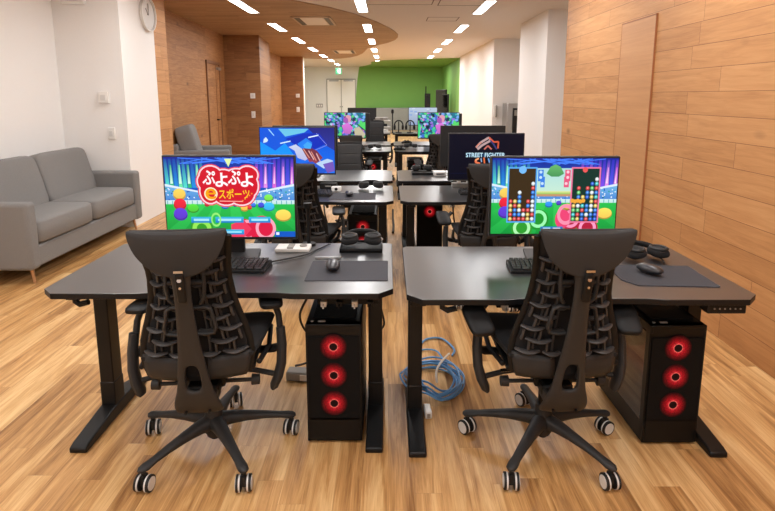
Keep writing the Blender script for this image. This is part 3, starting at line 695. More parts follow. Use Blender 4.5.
# ------------------------------------------------------------------ office chair
def interp(tab, z):
    for (a, va), (b_, vb) in zip(tab, tab[1:]):
        if z <= b_ or (b_, vb) == tab[-1]:
            t = max(0, min(1, (z-a)/(b_-a))); t = t*t*(3-2*t) if 0 else t
            return va+(vb-va)*t
def hw(z): return interp([(.46, .160), (.50, .185), (.56, .197), (.62, .193), (.68, .176), (.74, .156), (.80, .142), (.88, .134), (.94, .139), (1.02, .153), (1.06, .157)], z)
def by(z): return interp([(.46, -.205), (.52, -.21), (.60, -.215), (.70, -.225), (.80, -.245), (.90, -.275), (1.00, -.325), (1.06, -.365)], z)
def bsurf(u, z, off=0):
    """point on back surface; u in [-1,1]; off>0 = towards the rear"""
    y = by(z)+.035*u*u-off
    return (u*hw(z), y, z)
def make_chair(label, loc, rz, flare=0, cr=(.3, .22, -.12, .12, -.15)):
    t = thing('office_chair', label, 'office chair', loc, rz, 'black ergonomic office chairs')
    bs = MB(); bs.lathe([(.001, .062), (.030, .062), (.036, .075), (.045, .10), (.046, .135), (.036, .155), (.034, .20), (.001, .20)], 24)
    hub = bs.build('base_hub', 'plastic', t); hub.rotation_euler = (0, 0, -rz)
    for k in range(5):
        a = PI/2+k*2*PI/5
        T = Matrix.Rotation(a, 4, 'Z')
        q = MB(); n = 9
        prof = [(.025, .125, .034, .034), (.07, .128, .030, .027), (.14, .122, .024, .020), (.21, .112, .020, .015), (.27, .100, .018, .012), (.305, .092, .021, .014), (.325, .089, .018, .012), (.335, .088, .008, .006)]
        q.tube([(x, 0, z) for x, z, _, _ in prof], [(w_, h_) for _, _, w_, h_ in prof], 14, T, up=(0, 0, 1))
        lg = q.build('base_leg', 'plastic', t); lg.rotation_euler = (0, 0, -rz)
        q = MB(); Tc = T @ Matrix.Translation((.315, 0, 0)) @ Matrix.Rotation([-.9, .5, .0, .25, -.55][k], 4, 'Z')
        Tc = Matrix.Translation((.315*math.cos(a), .315*math.sin(a), 0)) @ Matrix.Rotation(cr[k], 4, 'Z')
        q.m = 0; q.cyl((0, 0, .035), (0, 0, .088), .009, T=Tc); q.box((0, 0, .045), (.016, .03, .04), T=Tc)
        for s in (-1, 1):
            q.m = 0; q.cyl((s*.010, 0, .0315), (s*.014, 0, .0315), .029, n=28, T=Tc)
            q.m = 0; q.cyl((s*.0185, 0, .0315), (s*.0275, 0, .0315), .0315, n=28, T=Tc)
            q.m = 1; q.cyl((s*.0125, 0, .0315), (s*.0195, 0, .0315), .0312, n=28, T=Tc); q.cyl((s*.0275, 0, .0315), (s*.0300, 0, .0315), .0245, n=28, T=Tc)
            q.m = 0
        q.build('caster', ['rubber', 'wheelw'], lg)
    q = MB(); q.cyl((0, 0, .15), (0, 0, .37), .024); q.cyl((0, 0, .05), (0, 0, .10), .018); q.build('gas_column', 'metalblk', t)
    # mechanism
    q = MB(); q.box((0, .02, .375), (.15, .26, .055)); q.box((0, -.10, .36), (.12, .12, .05)); q.box((0, .03, .405), (.34, .10, .02)); q.build('tilt_mechanism', 'plasticd', t, bevel=.012)
    for s in (-1, 1):
        q = MB(); q.cyl((s*.05, -.09, .372), (s*.185, -.09, .372), .008); q.cyl((s*.175, -.09, .372), (s*.205, -.09, .372), .022, .020); q.build('adjust_knob', 'plastic', t)
    q = MB(); q.tube([(-.06, -.04, .415), (-.15, -.06, .413), (-.20, -.06, .41)], (.010, .005), 8); q.build('lever', 'chrome', t)
    # seat
    q = MB(); rows = []
    for i in range(15):
        y = -.20+.47*i/14; f = i/14
        w_ = .245*(1-.35*max(0, (f-.75)/.25)**3)*(1-.18*(1-f)**3); z = .478+.012*math.sin(f*3.1)-.03*max(0, (f-.7)/.3)**2+.012*(1-f)
        ring = []
        for k in range(20):
            a = 2*PI*k/20; cx = math.copysign(abs(math.cos(a))**.5, math.cos(a)); cz = math.copysign(abs(math.sin(a))**.7, math.sin(a))
            ring.append((w_*cx, y, z+.026*cz*(1 if 0 < i < 14 else .5)+.018*cx*cx))
        rows.append(ring)
    q.loft(rows); q.build('seat_cushion', 'seatf', t)
    q = MB(); q.box((0, .03, .437), (.40, .38, .018)); 
    for s in (-1, 1): q.tube([(s*.215, -.16, .455), (s*.235, .0, .445), (s*.225, .18, .452), (s*.16, .25, .455)], .011, 8)
    q.build('seat_pan', 'plasticd', t, bevel=.006)
    # back shell
    q = MB(); nz, nu = 22, 13
    vs = []; fs = []
    for i in range(nz):
        z = .475+(1.045-.475)*i/(nz-1)
        for j in range(nu):
            u = -1+2*j/(nu-1); vs.append(bsurf(u*.97, z, 0))
    for i in range(nz-1):
        for j in range(nu-1): a = i*nu+j; fs.append((a, a+1, a+nu+1, a+nu))
    q.add(vs, fs); q.build('backrest', 'backing', t, solid=.012)
    # front upholstery with seams
    q = MB(); rings = []
    zs = [.50+.54*i/60 for i in range(61)]
    for i, z in enumerate(zs):
        seam = .5 if (i % 12 == 0) else 1
        ring = []
        for j in range(13):
            u = -1+2*j/12; x, y, zz = bsurf(u*.95, z, -.010); ring.append((x, y+.014*seam*(1-abs(u)**6), z))
        for j in range(12, -1, -1):
            u = -1+2*j/12; x, y, zz = bsurf(u*.95, z, -.007); ring.append((x, y, z))
        rings.append(ring)
    q.loft(rings); q.build('back_cushion', 'fabric', t)
    # edge rails
    for s in (-1, 1):
        q = MB(); q.tube([Vector(bsurf(s*.98, z, .006)) for z in [.49+.545*i/16 for i in range(17)]], (.006, .014), 8, up=(1, 0, 0)); q.build('edge_rail', 'plasticd', t)
    # pixel lattice
    q = MB()
    def blade(u0, u1, z, off0, dz, th=.0068, deep=.018):
        pts = []; rr_ = []
        for k in range(9):
            f = k/8; u = u0+(u1-u0)*f
            arc = math.sin(PI*f); x, y, zz = bsurf(u, z+dz*.5*(1-arc), off0+.013*arc)
            pts.append((x, y, zz)); rr_.append((th*(.7+.3*arc), deep*(.5+.5*arc)))
        q.tube(pts, rr_, 8, up=(0, 1, 0))
    def post(u, z0, z1, off=.012):
        a = Vector(bsurf(u, z0, off)); b_ = Vector(bsurf(u, z1, off)); q.tube([a, (a+b_)/2+Vector((0, -.004, 0)), b_], [(.005, .008)]*3, 6, up=(0, 1, 0))
    nrow = 10
    zr = [.585+(.99-.585)*i/(nrow-1) for i in range(nrow)]
    dzr = zr[1]-zr[0]
    for i, z in enumerate(zr):
        for s in (-1, 1):
            if i % 2 == 0:
                blade(s*.93, s*.50, z, .012, .010); blade(s*.44, s*.14, z, .016, .006)
            else:
                blade(s*.78, s*.32, z, .016, .010)
            if i < nrow-1:
                if i % 2 == 0: post(s*.72, z, zr[i+1], .020); post(s*.40, z, zr[i+1], .022)
                else: post(s*.56, z, zr[i+1], .022); post(s*.86, z, zr[i+1]-dzr*.2, .014)
    for s in (-1, 1):
        q.tube([Vector(bsurf(s*.62, z, .010)) for z in [.56+.43*i/14 for i in range(15)]], (.004, .006), 6, up=(0, 1, 0))
        q.tube([Vector(bsurf(s*.28, z, .012)) for z in [.56+.40*i/14 for i in range(15)]], (.005, .007), 6, up=(0, 1, 0))
    q.build('back_lattice', 'lattice', t)
    # hooks between spine and lattice
    for s in (-1, 1):
        q = MB(); y0 = by(.85)-.03
        q.tube([(s*.056, y0+.002, .935), (s*.062, y0-.012, .915), (s*.063, y0-.014, .86), (s*.058, y0-.010, .815), (s*.045, y0, .795)], [(.007, .010)]*5, 10, up=(0, 1, 0))
        q.cyl((s*.02, y0-.012, .872), (s*.062, y0-.012, .872), .009, n=12); q.build('support_hook', 'plastic', t)
        q = MB(); y0 = by(.72)-.03
        q.tube([(s*.02, y0-.024, .775), (s*.055, y0-.022, .778), (s*.072, y0-.018, .768), (s*.080, y0-.014, .735), (s*.088, y0-.012, .700), (s*.080, y0-.010, .680), (s*.05, y0-.012, .676), (s*.025, y0-.014, .68)], [(.007, .010)]*8, 10, up=(0, 1, 0))
        q.build('support_hook', 'plastic', t)
    # lower sacral panel
    for s in (-1, 1):
        q = MB(); vs = []; fs = []; nu = 9
        for i in range(6):
            z = .482+.082*i/5
            for j in range(nu):
                u = s*(.22+.76*j/(nu-1)); zz = z+(.014*abs(u) if i == 5 else 0); x, y, _ = bsurf(u, z, .022-.004*abs(i-2.5)); vs.append((x, y, zz))
        for i in range(5):
            for j in range(nu-1): a = i*nu+j; fs.append((a, a+1, a+nu+1, a+nu))
        q.add(vs, fs); q.build('lower_back_panel', 'plastic', t, solid=.010)
    # spine with slot
    q = MB(); rows = [(.325, -.205, .086), (.345, -.228, .088), (.375, -.248, .085), (.405, -.260, .077), (.427, -.266, .069), (.440, -.269, .065), (.495, -.280, .055), (.555, -.292, .048), (.57, -.295, .046), (.63, -.308, .038), (.70, -.322, .032), (.78, -.338, .027), (.86, -.352, .026), (.90, -.358, .032), (.935, -.362, .046), (.96, -.366, .050)]
    us = [-1, -.62, -.46, .46, .62, 1]; vs = []; fs = []
    for z, y, w_ in rows:
        for u in us: vs.append((u*w_, y+.012*u*u, z))
    for i in range(len(rows)-1):
        for j in range(5):
            if 5 <= i <= 6 and j == 2: continue
            a = i*6+j; fs.append((a, a+1, a+7, a+6))
    q.add(vs, fs); sp = q.build('spine', 'plastic', t, solid=.020, sub=2)
    q = MB(); q.prism([(-.215, .335), (-.10, .335), (-.10, .39), (-.235, .39)], 'X', -.058, .058); q.build('spine_bracket', 'plastic', t, bevel=.01)
    q = MB()
    for s in (-1, 1): q = MB(); q.cyl((s*.042, -.238, .345), (s*.042, -.25, .345), .0055, n=12); q.build('bolt', 'plasticd', sp)
    # adjuster under headrest
    q = MB(); q.box((.004, -.372, .865), (.030, .014, .11), rx=R(12)); ad = q.build('adjuster', 'plasticd', t, bevel=.006)
    q = MB(); q.cyl((.004, -.378, .895), (.004, -.387, .896), .007, n=14); q.cyl((.004, -.376, .868), (.004, -.383, .868), .0045, n=12); q.box((.004, -.389, .926), (.030, .006, .008)); q.build('screw', 'chrome', ad)
    # head flap
    q = MB(); vs = []; fs = []; nu, nv = 21, 12
    W_ = .156
    for j in range(nu):
        u = -1+2*j/(nu-1); drop = .005+.158*(max(0, 1-abs(u)**2.1))**.62
        for i in range(nv):
            f = i/(nv-1); z = 1.062-f*drop; y = -.395+.030*u*u+.045*(1-math.cos(min(1, f*drop/.15)*1.3))-.0
            if i == 0: z -= .006; y += .02
            vs.append((u*W_*(1-.0*f), y, z+.006*(1-u*u)))
    for j in range(nu-1):
        for i in range(nv-1): a = j*nv+i; fs.append((a, a+1, a+nv+1, a+nv))
    q.add(vs, fs); hr = q.build('headrest', 'fabric', t, solid=.016, sub=1)
    q = MB(); q.tube([(u*W_*.97, -.376+.03*u*u, 1.055-.003+.006*(1-u*u)) for u in [-1+2*k/12 for k in range(13)]], (.009, .011), 10, up=(0, 0, 1)); q.build('headrest_roll', 'fabric', hr)
    # armrests
    for s in (-1, 1):
        q = MB()
        q.tube([(s*.245, .03, .624), (s*.265, .02, .605), (s*.277, .01, .57), (s*.284, -.005, .50), (s*.286, -.02, .44)], [(.013, .017)]*5, 12, up=(0, 1, 0))
        arm = q.build('armrest', 'plastic', t)
        q = MB(); q.tube([(s*.285, -.015, .53), (s*.290, -.028, .46), (s*.287, -.045, .39), (s*.274, -.058, .34), (s*.258, -.064, .305), (s*.250, -.066, .292)], [(.018, .024), (.020, .028), (.020, .032), (.020, .034), (.018, .032), (.010, .022)], 12, up=(0, 1, 0)); q.tube([(s*.262, -.05, .345), (s*.18, -.03, .355), (s*.06, -.02, .365)], .011, 8); q.tube([(s*.285, -.0, .45), (s*.262, .03, .42), (s*.2, .05, .405), (s*.1, .05, .40)], [(.012, .03)]*4, 10, up=(0, 1, 0)); q.build('arm_sleeve', 'plastic', arm)
        q = MB(); T = Matrix.Translation((s*.240, .05, .636)) @ Matrix.Rotation(R(s*10), 4, 'Z')
        if flare: T = Matrix.Translation((-.305 if s < 0 else .262, -.115, .612)) @ Matrix.Rotation(R(12 if s < 0 else -8), 4, 'Z') @ Matrix.Rotation(R(22), 4, 'X')
        if flare: q.tube([(s*.275, .0, .57), (s*.285, -.05, .585), (s*.285, -.10, .595)], [(.014, .016)]*3, 10)
        superbox(q, (0, 0, 0), (.095, .25-.09*flare, .032), .01, T, e=4.5); q.build('arm_pad', 'plasticd', arm)
    low = {'backrest', 'back_cushion', 'edge_rail', 'back_lattice', 'support_hook', 'lower_back_panel', 'headrest', 'headrest_roll'}
    def walk(o):
        for c in o.children: yield c; yield from walk(c)
    for c in walk(t):
        n = c.name.split('.')[0]
        if n in low:
            for v in c.data.vertices: v.co.z = .425+(v.co.z-.482)*1.030
        elif n in ('spine', 'bolt', 'adjuster', 'screw', 'spine_bracket', 'adjust_knob', 'lever'):
            for v in c.data.vertices: v.co.z -= .035 if n != 'adjust_knob' else .025
        elif n == 'tilt_mechanism':
            for v in c.data.vertices: v.co.z -= .02
    return t
ch0 = make_chair('black ergonomic office chair seen from behind, front row left', (-.722, 2.09, 0), R(6))
ch1 = make_chair('black ergonomic office chair seen from behind, front row right', (.645, 2.10, 0), R(1), flare=1, cr=(.5, .6, -.1, .15, -1.15))
g = 'black ergonomic office chairs'
dup(ch0, (-.60, 3.86, 0), R(-4), 'office chair in front of the blue-screen monitor, second row left', g)
dup(ch1, (.70, 3.84, 0), R(-5), 'office chair in front of the black logo screen, second row right', g)
dup(ch0, (-.41, 5.75, -0), R(184), 'office chair with striped dark cushion facing the viewer, beyond the blue screen', g, sc=.93)
dup(ch1, (-.50, 7.45, 0), R(3), 'office chair at the third row left desk', g, sc=.93)
dup(ch1, (.69, 7.40, 0), R(-3), 'office chair at the third row right desk', g, sc=.95)
dup(ch1, (-.22, 9.55, 0), R(182), 'office chair facing the viewer right of the third row left monitor', g)

# ------------------------------------------------------------------ PC towers
def make_case(label, loc, rz=0, fans=3, group='black computer towers with red fans'):
    """origin: centre of front face on floor; extends +Y; glass side on -X"""
    t = thing('computer_tower', label, 'computer', loc, rz, group)
    W, D, Hh = .23, .46, .522
    z0 = .010
    q = MB()
    q.box((W/2-.006, D/2, z0+Hh/2), (.012, D, Hh)); q.box((0, D/2, z0+Hh-.006), (W, D, .012)); q.box((0, D/2, z0+.006), (W, D, .012)); q.box((0, D-.006, z0+Hh/2), (W, .012, Hh))
    q.box((0, .02, z0+Hh/2), (W, .036, Hh)); q.box((-W/2+.006, D/2, z0+.045), (.012, D, .09)); q.box((-.005, D/2, z0+.05), (W-.03, D-.06, .085)); q.box((-W/2+.006, D-.015, z0+Hh/2), (.012, .03, Hh)); q.box((-W/2+.006, D/2, z0+Hh-.02), (.012, D, .03))
    q.build('body', 'case', t, bevel=.003)
    q = MB(); q.box((-W/2+.003, D/2+.0, z0+.27), (.005, D-.05, .42)); q.build('glass_side', 'glass', t)
    q = MB(); q.box((0, -.002, z0+.285), (W-.016, .006, Hh-.15)); q.build('front_mesh', 'mesh', t, bevel=.002)
    q = MB(); q.box((0, -.002, z0+.06), (W-.016, .006, .10)); q.build('front_plate', 'case', t, bevel=.002)
    zf = [.438, .312, .187][:fans]
    for z in zf:
        q = MB(); q.cyl((0, 0, 0), (0, -.002, 0), .055, n=40); q.build('fan', 'fan', t, loc=(0, -.0055, z))
    q = MB(); q.box((0, D/2, z0+Hh+.004), (W-.05, D-.12, .008)); q.build('top_filter', 'mesh', t, bevel=.002)
    q = MB(); q.cyl((-.09, .03, z0+Hh), (-.09, .03, z0+Hh+.004), .006); q.box((-.05, .03, z0+Hh+.002), (.03, .01, .004)); q.build('buttons', 'greyp', t)
    q = MB(); q.box((.05, .25, .33), (.012, .30, .30)); q.build('circuit_board', 'plasticd', t)
    q = MB(); q.box((.0, .22, .26), (.10, .26, .045)); q.tube([(-.02, .34+.05*math.cos(a), .42+.05*math.sin(a)) for a in [2*PI*k/20 for k in range(20)]], .006, 6, closed=True); q.box((-.052, .22, .26), (.004, .2, .012)); q.build('glowing_components', 'redglow', t)
    for x in (-.09, .09):
        for y in (.05, D-.05):
            q = MB(); q.cyl((x, y, 0), (x, y, z0), .014); q.build('foot', 'rubber', t)
    return t
make_case('black tower with three red fans beneath the left front desk', (-.225, 2.12, 0), 0)
case1 = make_case('black tower with three red fans and glass side beneath the right front desk', (1.182, 2.108, 0), R(.5))
gc_ = 'black computer towers with red fans'
dup(case1, (-.200, 4.22, 0), 0, 'black tower with a red fan beneath the second row left desk', gc_)
make_case('black tower with a single red fan ring seen below the second row right desk', (.37, 4.80, 0), 0, 1, gc_)
dup(case1, (-.222, 7.95, 0), 0, 'black tower with red glow beneath the third row left desk', gc_)
dup(case1, (.40, 7.95, 0), 0, 'black tower with red glow beneath the third row right desk', gc_)

# ------------------------------------------------------------------ desk things
def keyboard(label, loc, rz):
    t = thing('keyboard', label, 'keyboard', loc, rz, 'keyboards')
    q = MB(); q.prism([(-.065, 0), (.065, 0), (.065, .026), (-.065, .014)], 'X', -.18, .18); q.build('case', 'plasticd', t, bevel=.003)
    q = MB()
    for r_ in range(6):
        y = -.052+.0205*r_; z = .0155+.0125*(r_/5)+.004
        n = 16 if r_ else 9; 
        for k in range(n):
            wk = .34/n; q.box((-.17+wk*(k+.5), y, z), (wk*.84, .017, .009), rx=R(5))
    q.build('keycaps', 'key', t, bevel=.0015, seg=1)
    return t
kb = keyboard('black compact keyboard beside the left front chair', (-.715, 2.37, Z), R(-4))
dup(kb, (.715, 2.35, Z), R(-3), 'black compact keyboard beside the right front chair', 'keyboards')
dup(kb, (-.62, 4.22, Z), R(0), 'black keyboard on the second row left desk')
dup(kb, (.74, 4.28, Z), R(0), 'black keyboard on the second row right desk')
def mouse(label, loc, rz):
    t = thing('computer_mouse', label, 'mouse', loc, rz, 'computer mice')
    q = MB(); superbox(q, (0, 0, .021), (.064, .120, .042), .01, e=2.5); rings = None
    q.build('body', mat('mouse_plastic', rgb(44, 44, 48), .3, noise=.05), t, loc=(0, 0, .001))
    q = MB(); q.cyl((-.004, .030, .034), (.004, .030, .034), .008, n=16); q.build('wheel', 'greyp', t)
    return t
ms = mouse('black mouse on the left front mouse pad', (-.245, 2.345, Z+.004), R(8))
ms2 = mouse('black mouse on the right front mouse pad', (1.13, 2.285, Z+.004), R(30))
ms3 = dup(ms, (-.30, 4.17, Z+.004), R(10), 'dark mouse on the second row left mouse pad')
q = MB(); q.prism([(-.17, -.14), (.17, -.14), (.175, -.135), (.175, .135), (.17, .14), (-.17, .14), (-.175, .135), (-.175, -.135)], 'Z', 0, .003)
p1 = tag(q.build('mouse_pad', 'pad', None, loc=(-.176, 2.338, Z), bevel=.001), 'dark grey rectangular mouse pad on the left front desk', 'mouse pad')
q = MB(); q.prism([(-.14, -.14), (.18, -.14), (.185, -.135), (.185, .135), (.18, .14), (-.18, .14), (-.185, -.07)], 'Z', 0, .003)
p2 = tag(q.build('mouse_pad', 'pad', None, loc=(1.165, 2.27, Z), bevel=.001), 'dark grey mouse pad with cut corner on the right front desk', 'mouse pad'); p2.rotation_euler = (0, 0, R(-3))
p3 = p1.copy(); col.objects.link(p3); p3.location = (-.27, 4.17, Z); p3['label'] = 'dark grey mouse pad on the second row left desk'

def headset(label, loc, rz, lie=True):
    """lying: band at the back, two cups forward"""
    t = thing('headset', label, 'headset', loc, rz, 'over-ear headsets')
    q = MB()
    q.tube([(.095*math.cos(a)*1.0, .075+.085*math.sin(a) if math.sin(a) > 0 else .075, .028+.02*math.sin(a)) for a in [PI*k/14 for k in range(15)]], (.008, .014), 10, up=(0, 0, 1)); q.build('headband', 'plasticd', t)
    for s in (-1, 1):
        q = MB(); T = Matrix.Translation((s*.058, .03, .036)) @ Matrix.Rotation(R(s*8), 4, 'Y') @ Matrix.Scale(1.0, 4)
        superbox(q, (0, 0, 0), (.088, .10, .05), .02, T, e=2.8); c = q.build('ear_cup', 'seatf', t)
        q = MB(); q.tube([(s*.058+.034*math.cos(a), .03+.040*math.sin(a), .056) for a in [2*PI*k/20 for k in range(20)]], .008, 8, closed=True); q.build('ear_pad', 'rubber', c)
        q = MB(); q.tube([(s*.095, .03, .03), (s*.104, .05, .032), (s*.097, .08, .03)], .006, 8); q.build('yoke', 'greyp', t)
    return t
def tray(label, loc, w=.21, d=.17, h=.022):
    t = thing('headset_tray', label, 'tray', loc)
    q = MB(); q.box((0, 0, h*.3), (w, d, h*.6)); q.build('base', 'plasticd', t, bevel=.004)
    q = MB()
    for s in (-1, 1): q.box((s*(w/2-.004), 0, h*.5), (.008, d, h)); q.box((0, s*(d/2-.004), h*.5), (w, .008, h))
    q.build('rim', 'plasticd', t, bevel=.002)
    return t
tray('flat black tray under the headset on the left front desk', (-.135, 2.70, Z))
hs = headset('black over-ear headset lying on a tray, left front desk', (-.135, 2.65, Z+.016), 0)
hs2 = dup(hs, (1.22, 2.47, Z), R(8), 'black over-ear headset on the right front desk behind the mouse pad')
dup(hs, (-.14, 4.46, Z), R(4), 'black headset on the second row left desk')
dup(hs, (.34, 5.40, Z+.02), R(4), 'black headset on the desk behind the second row right desk')
dup(hs, (-.20, 8.0, Z), R(-4), 'black headset on the third row left desk')
dup(hs, (.33, 8.1, Z), R(-4), 'black headset on the third row right desk')
tray('flat black tray under the headset behind the second row right desk', (.34, 5.42, Z))
q = MB(); q.box((0, 0, .006), (.125, .012, .012)); tag(q.build('thin_bar', 'steel', None, loc=(-.285, 2.515, Z), bevel=.002), 'thin silver bar lying behind the left front mouse pad', 'bar')
# white console pad by left monitor
t = thing('monitor_remote', 'white and grey controller box at the base of the left front monitor', 'controller', (-.475, 2.67, Z))
q = MB(); q.box((0, 0, .010), (.17, .10, .020)); q.build('body', 'whitep', t, bevel=.006)
q = MB(); q.box((-.01, -.01, .022), (.03, .07, .006)); q.cyl((.05, 0, .02), (.05, 0, .026), .018); q.build('control', 'greyp', t)
# gaming microphone / arm by left monitor
t = thing('cable_post', 'thin black post clipped beside the left front monitor', 'post', (-.41, 2.76, Z))
q = MB(); q.cyl((0, 0, 0), (0, 0, .012), .035); q.build('base', 'metalblk', t)
q = MB(); q.cyl((0, 0, .01), (0, 0, .20), .010); q.build('pole', 'metalblk', t)
q = MB(); q.tube([(0, -.014, .20), (0, -.014, .225)], .022, 14); q.build('head', 'metalblk', t)

def cable(name, label, pts, r, m, cat='cable', smooth=6):
    # Catmull-Rom
    P = [Vector(p) for p in pts]; out = []
    for i in range(len(P)-1):
        p0, p1_, p2_, p3_ = P[max(i-1, 0)], P[i], P[i+1], P[min(i+2, len(P)-1)]
        for k in range(smooth):
            t_ = k/smooth
            out.append(.5*((2*p1_)+(-p0+p2_)*t_+(2*p0-5*p1_+4*p2_-p3_)*t_*t_+(-p0+3*p1_-3*p2_+p3_)*t_**3))
    out.append(P[-1])
    q = MB(); q.tube(out, r, 8); return tag(q.build(name, m, None), label, cat)
# blue coil
rr = random.Random(2); pts = []
loops = 8
for k in range(loops*14):
    a = 2*PI*k/14; lp = k/14
    rx_ = .135+.022*math.sin(lp*2.3)+rr.uniform(-.004, .004); ry_ = .17+.03*math.cos(lp*1.7)
    x = .225+.012*math.sin(lp*1.1)+rx_*math.cos(a); y = 2.605+.015*math.cos(lp*.9)+ry_*math.sin(a)
    z = .010+.0048*lp+.006*math.sin(a*2+lp)
    if .03 < x < .20 and y < 2.62: z += .040*max(0, min(1, (2.66-y)/.08))
    pts.append((x, y, max(.008, z)))
pts += [(.30, 2.82, .03), (.27, 2.94, .02), (.20, 2.97, .01), (.14, 2.92, .01)]
cable('network_cable', 'blue network cable coiled in loops on the floor behind the right desk leg', pts, .0050, 'blue', smooth=3)
cable('network_cable', 'white cable end lying across the blue coil', [(.34, 2.88, .03), (.31, 2.77, .065), (.27, 2.66, .085), (.24, 2.55, .095), (.235, 2.46, .09)], .006, 'whitec')
cable('network_cable', 'single blue cable strand lying behind the coil', [(.17, 2.95, .01), (.22, 3.1, .01), (.32, 3.12, .01), (.38, 2.98, .01), (.36, 2.9, .01)], .006, 'blue')
t = thing('power_plug', 'white plug block beside the front right desk foot', 'plug', (.182, 2.33, 0), R(4))
q = MB(); q.box((0, 0, .018), (.032, .075, .036)); q.build('body', 'whitep', t, bevel=.006); q = MB(); q.box((0, -.039, .018), (.015, .004, .018)); q.build('socket', 'greyp', t)
t = thing('power_adapter', 'grey power adapter on the floor between chair and left tower', 'power adapter', (-.46, 2.66, 0), R(-6))
q = MB(); q.box((0, 0, .025), (.13, .07, .05)); q.build('body', 'greyp', t, bevel=.008); q = MB(); q.box((.03, -.037, .025), (.04, .004, .03)); q.build('label_plate', 'whitep', t)
cable('power_cable', 'black cable looping from the grey adapter up to the left desk', [(-.39, 2.68, .03), (-.33, 2.72, .10), (-.30, 2.74, .16), (-.36, 2.78, .10), (-.44, 2.80, .02), (-.50, 2.76, .02)], .006, 'blackc')
cable('power_cable', 'black cable hanging down between left tower and chair', [(-.40, 2.66, .64), (-.39, 2.62, .50), (-.44, 2.60, .38), (-.42, 2.63, .28), (-.37, 2.68, .22), (-.355, 2.72, .30)], .006, 'blackc')
cable('power_cable', 'black cable hanging right of the left tower', [(-.02, 2.50, .60), (-.035, 2.48, .48), (-.02, 2.52, .36), (-.06, 2.60, .28)], .005, 'blackc')
cable('headset_cable', 'black cable looping up behind the right front headset', [(1.12, 2.66, .70), (1.13, 2.67, .75), (1.16, 2.65, .775), (1.22, 2.64, .75), (1.25, 2.6, .705), (1.28, 2.5, .70), (1.26, 2.42, .70)], .004, 'blackc')
cable('keyboard_cable', 'thin black cable lying across the left front desk', [(-.56, 2.44, .697), (-.52, 2.46, .697), (-.40, 2.56, .697), (-.36, 2.64, .697), (-.30, 2.76, .697)], .004, 'blackc')
# power strips under front desks
for x, y, lab in ((-.17, 2.24, 'black power strip with white plugs under the left front desk'), (.58, 2.20, 'black power strip with white plugs under the right front desk')):
    t = thing('power_strip', lab, 'power strip', (x, y, DH-.095), 0)
    q = MB(); q.box((0, 0, .01), (.26, .06, .045)); q.build('body', 'plasticd', t, bevel=.004)
    for k in range(4):
        q = MB(); q.box((-.10+.065*k, -.045, 0), (.024, .035, .024)); q.tube([(-.10+.065*k, -.06, 0), (-.10+.065*k, -.072, -.003), (-.10+.065*k, -.076, -.014)], .004, 6); q.build('plug', 'whitep' if k % 2 == 0 else 'plasticd', t, bevel=.003)

# second row bits
t = thing('game_console', 'small white console box behind the second row right desk', 'console', (.50, 5.32, Z), R(5))
q = MB(); q.box((0, 0, .02), (.12, .12, .04)); q.build('body', 'wheelw', t, bevel=.006); q = MB(); q.box((0, -.062, .02), (.08, .004, .01)); q.build('slot', 'plasticd', t)
t = thing('power_strip', 'grey extension block on the second row right desk by the monitor foot', 'power strip', (.72, 4.62, Z), 0)
q = MB(); q.box((0, 0, .018), (.36, .06, .036)); q.build('body', 'greyp', t, bevel=.004)
for k in range(4): q = MB(); q.box((-.12+.08*k, -.0, .045), (.03, .03, .02)); q.build('plug', 'whitep', t, bevel=.003)
t = thing('web_camera', 'white webcam block lying on the second row left desk', 'webcam', (-.42, 4.40, Z), 0)
q = MB(); q.box((0, 0, .02), (.08, .05, .04)); q.build('body', 'whitep', t, bevel=.006); q = MB(); q.cyl((0, -.026, .022), (0, -.032, .022), .012); q.build('lens', 'plasticd', t)
cable('power_cable', 'bundle cable running along the floor gap by the second row', [(.05, 5.7, .02), (.06, 6.0, .02), (.055, 6.4, .02), (.06, 6.9, .02)], .012, 'blackc')

for pts, lab in (
    ([(-.55, 4.62, .62), (-.54, 4.60, .45), (-.48, 4.58, .30), (-.42, 4.60, .42), (-.38, 4.62, .62)], 'black cable loop hanging under the second row left desk, beside its tower'),
    ([(-.75, 4.64, .62), (-.73, 4.58, .40), (-.70, 4.50, .15), (-.62, 4.45, .01), (-.48, 4.48, .01)], 'black cable running down to the floor under the second row left desk'),
    ([(.55, 4.62, .62), (.56, 4.58, .42), (.60, 4.55, .30), (.66, 4.58, .45), (.70, 4.62, .62)], 'black cable loop hanging under the second row right desk'),
    ([(.85, 4.64, .62), (.84, 4.55, .36), (.80, 4.45, .10), (.74, 4.40, .01), (.62, 4.42, .01)], 'black cable running down to the floor under the second row right desk'),
    ([(-.45, 2.66, .60), (-.47, 2.64, .50), (-.52, 2.63, .46), (-.58, 2.64, .52), (-.60, 2.66, .60)], 'short black cable loop beneath the left front desk beside the chair arm'),
    ([(.84, 2.60, .60), (.86, 2.56, .44), (.92, 2.54, .33), (.98, 2.56, .42), (1.0, 2.60, .58)], 'black cable loop hanging beside the right front tower')):
    cable('power_cable', lab, pts, .007, 'blackc')
for x, y, lab in ((-.50, 4.28, 'small black cable box on the second row left desk'), (.98, 4.30, 'small black cable box on the second row right desk')):
    t = thing('cable_box', lab, 'box', (x, y+.28, Z))
    q = MB(); q.box((0, 0, .022), (.14, .08, .044)); q.build('body', 'plasticd', t, bevel=.005)
    q = MB(); q.box((0, -.041, .022), (.05, .004, .012)); q.build('port', 'greyp', t)

